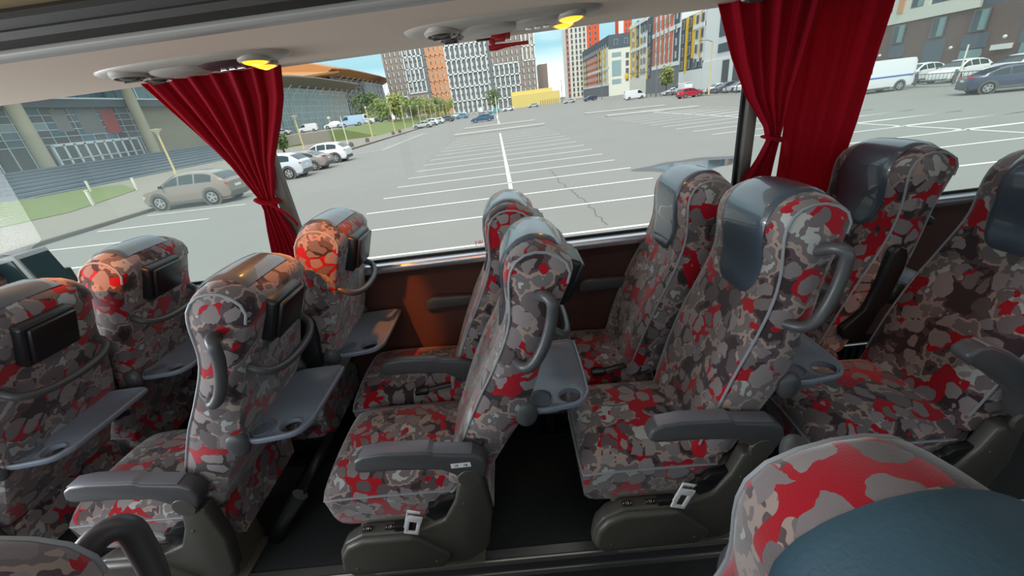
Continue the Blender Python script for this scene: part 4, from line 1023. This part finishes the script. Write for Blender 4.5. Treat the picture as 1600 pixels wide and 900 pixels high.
def car(kind, col, x, y, heading, label, clad=False, z=G, scale=1, cat='car', stripe_=False):
    me = car_parts(kind, clad); t = thing('car' if kind != 'van' else 'van', label, cat, (x, y, z), radians(heading), 'vehicles around the lot'); t.scale = (scale,)*3
    key = (kind, col)
    if key not in CACHE:
        m2 = me['body'].copy(); m2.materials.clear(); m2.materials.append(paint(col)); CACHE[key] = m2
    link('body', CACHE[key], t)
    for k in ('window_glass', 'tail_light', 'head_light', 'number_plate', 'mirror', 'cladding'):
        if k == 'cladding' and not clad:
            pass
        link(k, me[k], t)
    K = KINDS[kind]
    for ax in K['ax']:
        for sg in (1, -1):
            wo = link('wheel', me['wheel'], t, (ax, sg*(K['w']-.085), K['r'])); wo.rotation_euler = (0, 0, 0 if sg < 0 else pi)
            link('rim', me['rim'], wo)
    if stripe_:
        b = MB()
        for sg in (1, -1): b.box((-.4, sg*1.0, 1.12), (4.4, .015, .1))
        b.build('blue_stripe', paint((40, 100, 180)), t, smooth=False)
    return t
WHITE, SILV, GREY, NAVY = (228, 230, 232), (186, 190, 192), (128, 120, 116), (50, 60, 92)
car('suv', (140, 128, 118), -16.35, 21.3, 180, 'beige grey suv seen from the side left of the tied curtain', True)
car('suv', (206, 210, 216), -15.9, 28.3, 180, 'pale silver suv peeking out behind the left curtain edge', True)
car('sedan', (150, 140, 134), -15.9, 32.0, 180, 'grey brown sedan parked between two pale suvs')
car('suv', (236, 236, 236), -15.9, 36.4, 180, 'white suv parked just beyond the grey brown sedan')
car('sedan', SILV, -18.0, 95, 172, 'silver sedan at the near end of the far left parked line')
car('suv', WHITE, -18.0, 104, 172, 'white suv right behind the silver sedan in the far line')
car('hatch', WHITE, -17.6, 112, 172, 'small white hatchback beside the dark suv in the far line')
car('suv', (84, 88, 104), -16.2, 121, 172, 'dark grey suv in the far left line of cars')
car('hatch', (96, 150, 190), -13.3, 136, 175, 'light blue hatchback in the far line left of the blue sedan')
car('suv', WHITE, -19, 172, 175, 'white suv far off under the pale block, left of the white box van')
car('suv', WHITE, -15.5, 160, 175, 'white car half hidden behind the light blue hatchback')
car('sedan', (44, 92, 132), -4.5, 86.5, 185, 'blue sedan standing alone behind the kerb islands')
car('hatch', (60, 170, 186), -3.5, 150, 180, 'turquoise car far off in the middle of the lot')
car('suv', WHITE, 1.5, 160, 200, 'white car far off left of the yellow building')
car('van', WHITE, -9.5, 185, 90, 'white box van far off at the foot of the pale block', cat='van')
car('sedan', SILV, 11.5, 170, 190, 'silver car in front of the yellow building')
car('sedan', (190, 200, 200), 24.0, 160, 190, 'pale car at the left end of the far right row')
car('suv', NAVY, 30.0, 152, 190, 'navy suv under the corner block at the far right row')
car('hatch', (196, 24, 54), 31.5, 74.5, 8, 'red hatchback parked before the fence')
car('van', WHITE, 31.0, 104, 0, 'white flatbed like van left of the red hatchback', cat='van', scale=.85)
car('van', WHITE, 37.5, 92, 90, 'white minibus behind the fence left of the red hatchback', cat='van', scale=.95)
car('van', WHITE, 30.4, 36.7, 176, 'white van with blue stripe beside the long red curtain', stripe_=True, cat='van')
car('sedan', (62, 68, 92), 29.9, 25.7, -28, 'dark navy sedan at the right edge of the lot')
car('suv', WHITE, 38.6, 41.4, 190, 'white car behind the fence, first one right of the striped van')
car('suv', (240, 240, 240), 38.6, 37.6, 190, 'white suv behind the fence, second one right of the striped van')
car('suv', WHITE, 38.9, 33.6, 190, 'white car behind the fence above the dark navy sedan')
car('sedan', (206, 200, 178), 40.6, 31.4, 190, 'cream car partly hidden behind the white one above the navy sedan')
for i, (y, c, k) in enumerate(((62, SILV, 'suv'), (65.5, (90, 96, 104), 'sedan'), (69, WHITE, 'suv'), (72.5, SILV, 'sedan'), (76, (92, 96, 108), 'suv'), (80, WHITE, 'hatch'), (96, (90, 92, 96), 'sedan'), (101, WHITE, 'sedan'))):
    car(k, c, 38.6, y, 185, ['silver suv behind the fence, nearest the centre curtain', 'grey sedan behind the fence, second from the centre curtain', 'white suv behind the fence right of the red hatchback', 'silver sedan behind the fence above the red hatchback nose', 'grey suv behind the fence above the red hatchback', 'white hatchback behind the fence above the red hatchback tail', 'dark sedan behind the fence beside the white minibus', 'white sedan behind the fence left of the white minibus'][i])
# vehicles on the raised terrace
car('van', (170, 200, 226), -36.5, 104, 196, 'pale blue van parked before the glass pavilion', z=.78, cat='van')
car('van', WHITE, -34.9, 107.5, 14, 'white ambulance van right of the pale blue van', z=.78, stripe_=True, cat='van')
car('suv', WHITE, -42.5, 108, 190, 'white suv before the pavilion left of the pale blue van', z=.78)
car('van', WHITE, -48.5, 107, 190, 'white minivan before the pavilion beside the white suv', z=.78, scale=.8, cat='van')
car('sedan', WHITE, -54, 104, 190, 'white sedan before the pavilion at the far left end', z=.78)
car('sedan', (60, 72, 96), -36.0, 122, 190, 'dark blue sedan on the terrace right of the ambulance', z=.78)
car('hatch', (60, 66, 84), -35.6, 130, 190, 'dark hatchback on the terrace last in its row', z=.78)

# ------------------------------------------------------------------ lamps, posts, fence, trees
LM = {}
def street_lamp(label, x, y, h, z=G+.12, head='cone', m='lampyellow', r=.075, name='street_lamp', group='lamp posts'):
    t = thing(name, label, 'lamp post', (x, y, z), 0, group)
    b = MB(); b.lathe([(r*1.8, 0), (r*1.8, .25), (r*1.1, .4), (r, h)], 10); b.build('post', EM[m], t)
    if head == 'cone':
        b = MB(); b.lathe([(.10, h-.2), (.2, h+.05), (.50, h+.32), (.52, h+.36), (.2, h+.4), (0, h+.41)], 18); b.build('lamp_head', EM['lamphead'], t)
    elif head == 'ball':
        b = MB(); b.sphere((0, 0, h+.15), (.22, .22, .2), 2); b.build('lamp_head', EM['lamphead'], t)
    elif head == 'arm':
        b = MB(); b.tube([(0, 0, h-.05), (-.8, 0, h+.25), (-1.6, 0, h+.3)], .05, 6); b.box((-1.8, 0, h+.3), (.7, .25, .1), .03); b.build('lamp_head', EM['steelgrey'], t)
    return t
street_lamp('yellow lamp post with funnel head behind the beige suv', -36.4, 45.6, 4.25, r=.10)
LL = ['yellow lamp post with funnel head right of the left curtain', 'slim cream post with finial, second beyond the white suv', 'white pole on the pavement beyond the white suv', 'tall yellow post with ball head before the terrace cars']
street_lamp(LL[0], -31.5, 66, 4.4, r=.09)
street_lamp(LL[1], -24.2, 60.5, 3.6, m='postwhite', head='ball', r=.05)
street_lamp(LL[2], -24.6, 66, 3.9, m='postwhite', head=None, r=.06)
street_lamp(LL[3], -24.3, 78, 4.8, head='ball', r=.09)
for i in range(10):
    street_lamp(['first', 'second', 'third', 'fourth', 'fifth', 'sixth', 'seventh', 'eighth', 'ninth', 'tenth'][i]+' yellow lamp post from the left in the row before the green trees', -22.6, 88+9.5*i, 4.6, r=.08)
street_lamp('white pole rising from the kerb island beyond the blue sedan', -1.05, 65.5, 3.8, z=G+.1, m='postwhite', head=None, r=.07)
street_lamp('tall grey street light at the left end of the sky gap', 27.5, 205, 9.0, m='steelgrey', head='arm', r=.14)
street_lamp('tall street light before the corner block', 33.6, 150, 9.8, m='steelgrey', head='arm', r=.11)
street_lamp('tall street light before the orange striped house', 34.2, 98.6, 8.8, m='steelgrey', head='arm', r=.10)
street_lamp('slim cream street light beside the centre curtain', 33.8, 72.5, 7.6, m='lampyellow', head='arm', r=.09)
street_lamp('white slanting pole beside the navy sedan behind the fence', 34.6, 33.6, 2.6, m='postwhite', head=None, r=.05)
for i, (x, y) in enumerate(((-20.2, 52), (-20.1, 55), (-20.2, 62), (-20.2, 77), (-20.2, 82))):
    b = MB(); b.lathe([(.28, 0), (.3, .3), (.24, .5), (.1, .6), (0, .62)], 12); o = b.build('bollard', EM['kerbstone']); o.location = (x, y, G+.12)
    tag(o, ['first', 'second', 'third', 'fourth', 'fifth'][i]+' squat concrete bollard from the white suv along the left kerb', 'bollard', 'bollards along the left kerb')
# traffic light
tl = thing('traffic_light', 'yellow traffic light on a mast arm before the orange striped house', 'traffic light', (37.5, 112, G))
b = MB(); b.lathe([(.12, 0), (.1, 5.8)], 8); b.tube([(0, 0, 5.6), (-4.5, 6, 5.9)], .08, 6); b.build('mast', EM['steelgrey'], tl)
b = MB(); b.box((-4.5, 6, 5.4), (.7, .6, 1.3), .08); b.build('signal_head', EM['cladyellow'], tl)
# fence
fn = thing('street_fence', 'low dark railing along the right side of the lot', 'fence', (34, 66, G))
pm_ = MB(); pm_.box((0, 0, .58), (.12, .12, 1.16), .02); pme = pm_.mesh('fence_post', EM['steelgrey'])
for k in range(28): link('fence_post', pme, fn, (0, -42+3.1*k, 0))
b = MB()
for z in (.25, .95): b.box((0, 0, z), (.05, 84, .05))
for k in range(280): b.box((0, -42+.3*k, .6), (.02, .02, .7))
b.build('railing', EM['steelgrey'], fn, smooth=False)
b = MB(); b.box((34.0, 66, G+.03), (.4, 100, .2)); struct(b.build('kerb', EM['concrete'], smooth=False))
def leaf_tree(label, x, y, h, rx, m, z=G, n=650, seed=0, trunk=.25, name='tree', group='trees'):
    r = random.Random(seed); t = thing(name, label, 'tree', (x, y, z), 0, group)
    b = MB(); b.lathe([(.16, 0), (.11, h*.5), (.03, h*.9)], 8)
    for k in range(6):
        a = r.uniform(0, 6.28); b.tube([(0, 0, h*(.3+.08*k)), (cos(a)*rx*.6, sin(a)*rx*.6, h*(.45+.08*k))], [.05, .02], 5)
    b.build('trunk', EM['bark'], t)
    bm = MB(); cl = [(r.gauss(0, rx*.42), r.gauss(0, rx*.42), h*(trunk+.16)+(h*(1-trunk-.2))*r.random()**.9, r.uniform(.35, .65)*rx) for _ in range(16)]
    for _ in range(n):
        cx, cy, cz, cr = r.choice(cl); d = Vector((r.gauss(0, 1), r.gauss(0, 1), r.gauss(0, 1))).normalized()*cr*r.uniform(.6, 1.0)
        p = Vector((cx, cy, cz))+d; s = r.uniform(.16, .34)*max(1, h/7)
        u = Vector((r.gauss(0, 1), r.gauss(0, 1), r.gauss(0, 1))).normalized(); v = u.orthogonal().normalized()*s; u = u*s
        bm.quad([p-u-v*.5, p+u*.2-v, p+u+v*.5, p-u*.2+v])
    bm.build('foliage', EM[m], t, smooth=False); return t
ORD = ['first', 'second', 'third', 'fourth', 'fifth', 'sixth', 'seventh', 'eighth', 'ninth', 'tenth', 'eleventh']
for i in range(11):
    leaf_tree(ORD[i]+' green tree from the left in the row before the pale block', -33.0+.7*i+(i % 2)*1.2, 117+8.2*i, 7.2-.12*i+(i % 3)*.6, 2.9, ['leafa', 'leafc', 'leafa', 'leafb'][i % 4], z=G+.5, seed=20+i)
leaf_tree('dark green tree between the pavilions and the tree row', -43, 138, 8.5, 3.4, 'leafb', z=.78, seed=41)
leaf_tree('lone small tree behind the turquoise car', -3.5, 178, 7.5, 3.4, 'leafb', seed=42)
leaf_tree('slim olive tree before the orange striped house', 42.5, 115, 6.5, 1.7, 'leafc', seed=43)
leaf_tree('young tree with thin crown right of the left curtain', -30.5, 58, 2.6, .9, 'leafb', z=G+.12, n=160, seed=44)
leaf_tree('small bush like tree beside the steps behind the curtain', -48, 76, 3.2, 1.8, 'leafb', z=G+.3, n=300, seed=45)
poly('lawn_patch', [(-52, 70), (-43, 77), (-40, 84), (-52, 84)], G+.4, EM['lawn'], .3)
b = MB(); b.box((-23, 62, 0), (3.2, 34, .02)); 
struct(span('far_kerb', -12, 120, 420, 421, G, G+.6, EM['kerbstone']))

# ------------------------------------------------------------------ sky and light
w = bpy.data.worlds.new('sky'); SC.world = w; w.use_nodes = True; nt = w.node_tree; N = nt.nodes.new; Lk = nt.links.new
bg = nt.nodes['Background']; tc = N('ShaderNodeTexCoord'); sp = N('ShaderNodeSeparateXYZ'); Lk(tc.outputs['Generated'], sp.inputs[0])
rp = N('ShaderNodeValToRGB'); cr = rp.color_ramp
for p, c in ((0, (.97, .97, .95)), (.035, (.85, .90, .92)), (.10, (.26, .47, .54)), (.3, (.52, .66, .72)), (1, (.72, .75, .78))):
    e = cr.elements.new(p) if p not in (0, 1) else cr.elements[0 if p == 0 else -1]; e.color = (*c, 1)
Lk(sp.outputs['Z'], rp.inputs['Fac'])
nz = N('ShaderNodeTexNoise'); nz.inputs['Scale'].default_value = 3.2; nz.inputs['Detail'].default_value = 5
mp = N('ShaderNodeMapping'); mp.inputs['Scale'].default_value = (1, 1, 3); Lk(tc.outputs['Generated'], mp.inputs[0]); Lk(mp.outputs[0], nz.inputs['Vector'])
cm = N('ShaderNodeMapRange'); Lk(nz.outputs['Fac'], cm.inputs[0]); cm.inputs[1].default_value = .55; cm.inputs[2].default_value = .8; cm.inputs[4].default_value = .55
mx = N('ShaderNodeMix'); mx.data_type = 'RGBA'; Lk(cm.outputs[0], mx.inputs['Factor']); Lk(rp.outputs['Color'], mx.inputs['A']); mx.inputs['B'].default_value = (1, 1, 1, 1)
Lk(mx.outputs['Result'], bg.inputs[0]); bg.inputs[1].default_value = 1.75
def light(name, kind, loc, rot=None, energy=1, col=(1, 1, 1), aim=None, **kw):
    l = bpy.data.lights.new(name, kind); l.energy = energy; l.color = col
    for k, v in kw.items(): setattr(l, k, v)
    o = bpy.data.objects.new(name, l); COL.objects.link(o); o.location = loc
    if aim is not None: o.rotation_euler = (Vector(aim)-Vector(loc)).to_track_quat('-Z', 'Y').to_euler()
    elif rot: o.rotation_euler = rot
    return o
light('sun', 'SUN', (0, -20, 40), energy=2.6, col=(1, .95, .86), aim=(5, 8, 0), angle=radians(12))
# daylight entering through the near side windows, the windscreen and the rear
light('near_window_daylight', 'AREA', (-2.3, -.57, 1.32), energy=23, col=(.86, .95, 1), aim=(-1.8, 2, .9), shape='RECTANGLE', size=3.4, size_y=.8)
light('windscreen_daylight', 'AREA', (X0+.1, .65, 1.2), energy=205, col=(.92, .96, 1), aim=(0, .9, .9), shape='RECTANGLE', size=2.2, size_y=1.2)
# unseen fill light added over the aisle to lift the interior
light('aisle_fill', 'AREA', (-.2, .6, 2.12), energy=7, col=(1, .95, .92), rot=(0, 0, 0), shape='RECTANGLE', size=6, size_y=.25)
# amber reading lamps in the units, then unseen spots added for the orange glow
for x in (-.82, .25): light('reading_lamp_glow', 'SPOT', (x, 1.58, 1.74), energy=2.5, col=(1, .45, .08), aim=(x, 1.5, .4), spot_size=radians(110), spot_blend=.6, shadow_soft_size=.04)
for a, q, e in (((-.88, .45, 2.1), (-.84, 1.44, 1.08), 150), ((-1.85, .45, 2.1), (-1.76, 1.44, 1.08), 170), ((-.25, .45, 2.1), (-.42, 1.86, .7), 12), ((1.6, .1, 1.74), (1.25, 1.4, .6), 22)):
    light('added_amber_spot', 'SPOT', a, energy=e, col=(1, .26, .035), aim=q, spot_size=radians(22), spot_blend=.5, shadow_soft_size=.03)
SC.view_settings.view_transform = 'Standard'; SC.view_settings.look = 'None'; SC.view_settings.gamma = 1; SC.view_settings.use_curve_mapping = False
SC.view_settings.exposure = 0.0
SC.cycles.use_denoising = True
SC.cycles.max_bounces = 8; SC.cycles.transparent_max_bounces = 12; SC.cycles.diffuse_bounces = 4
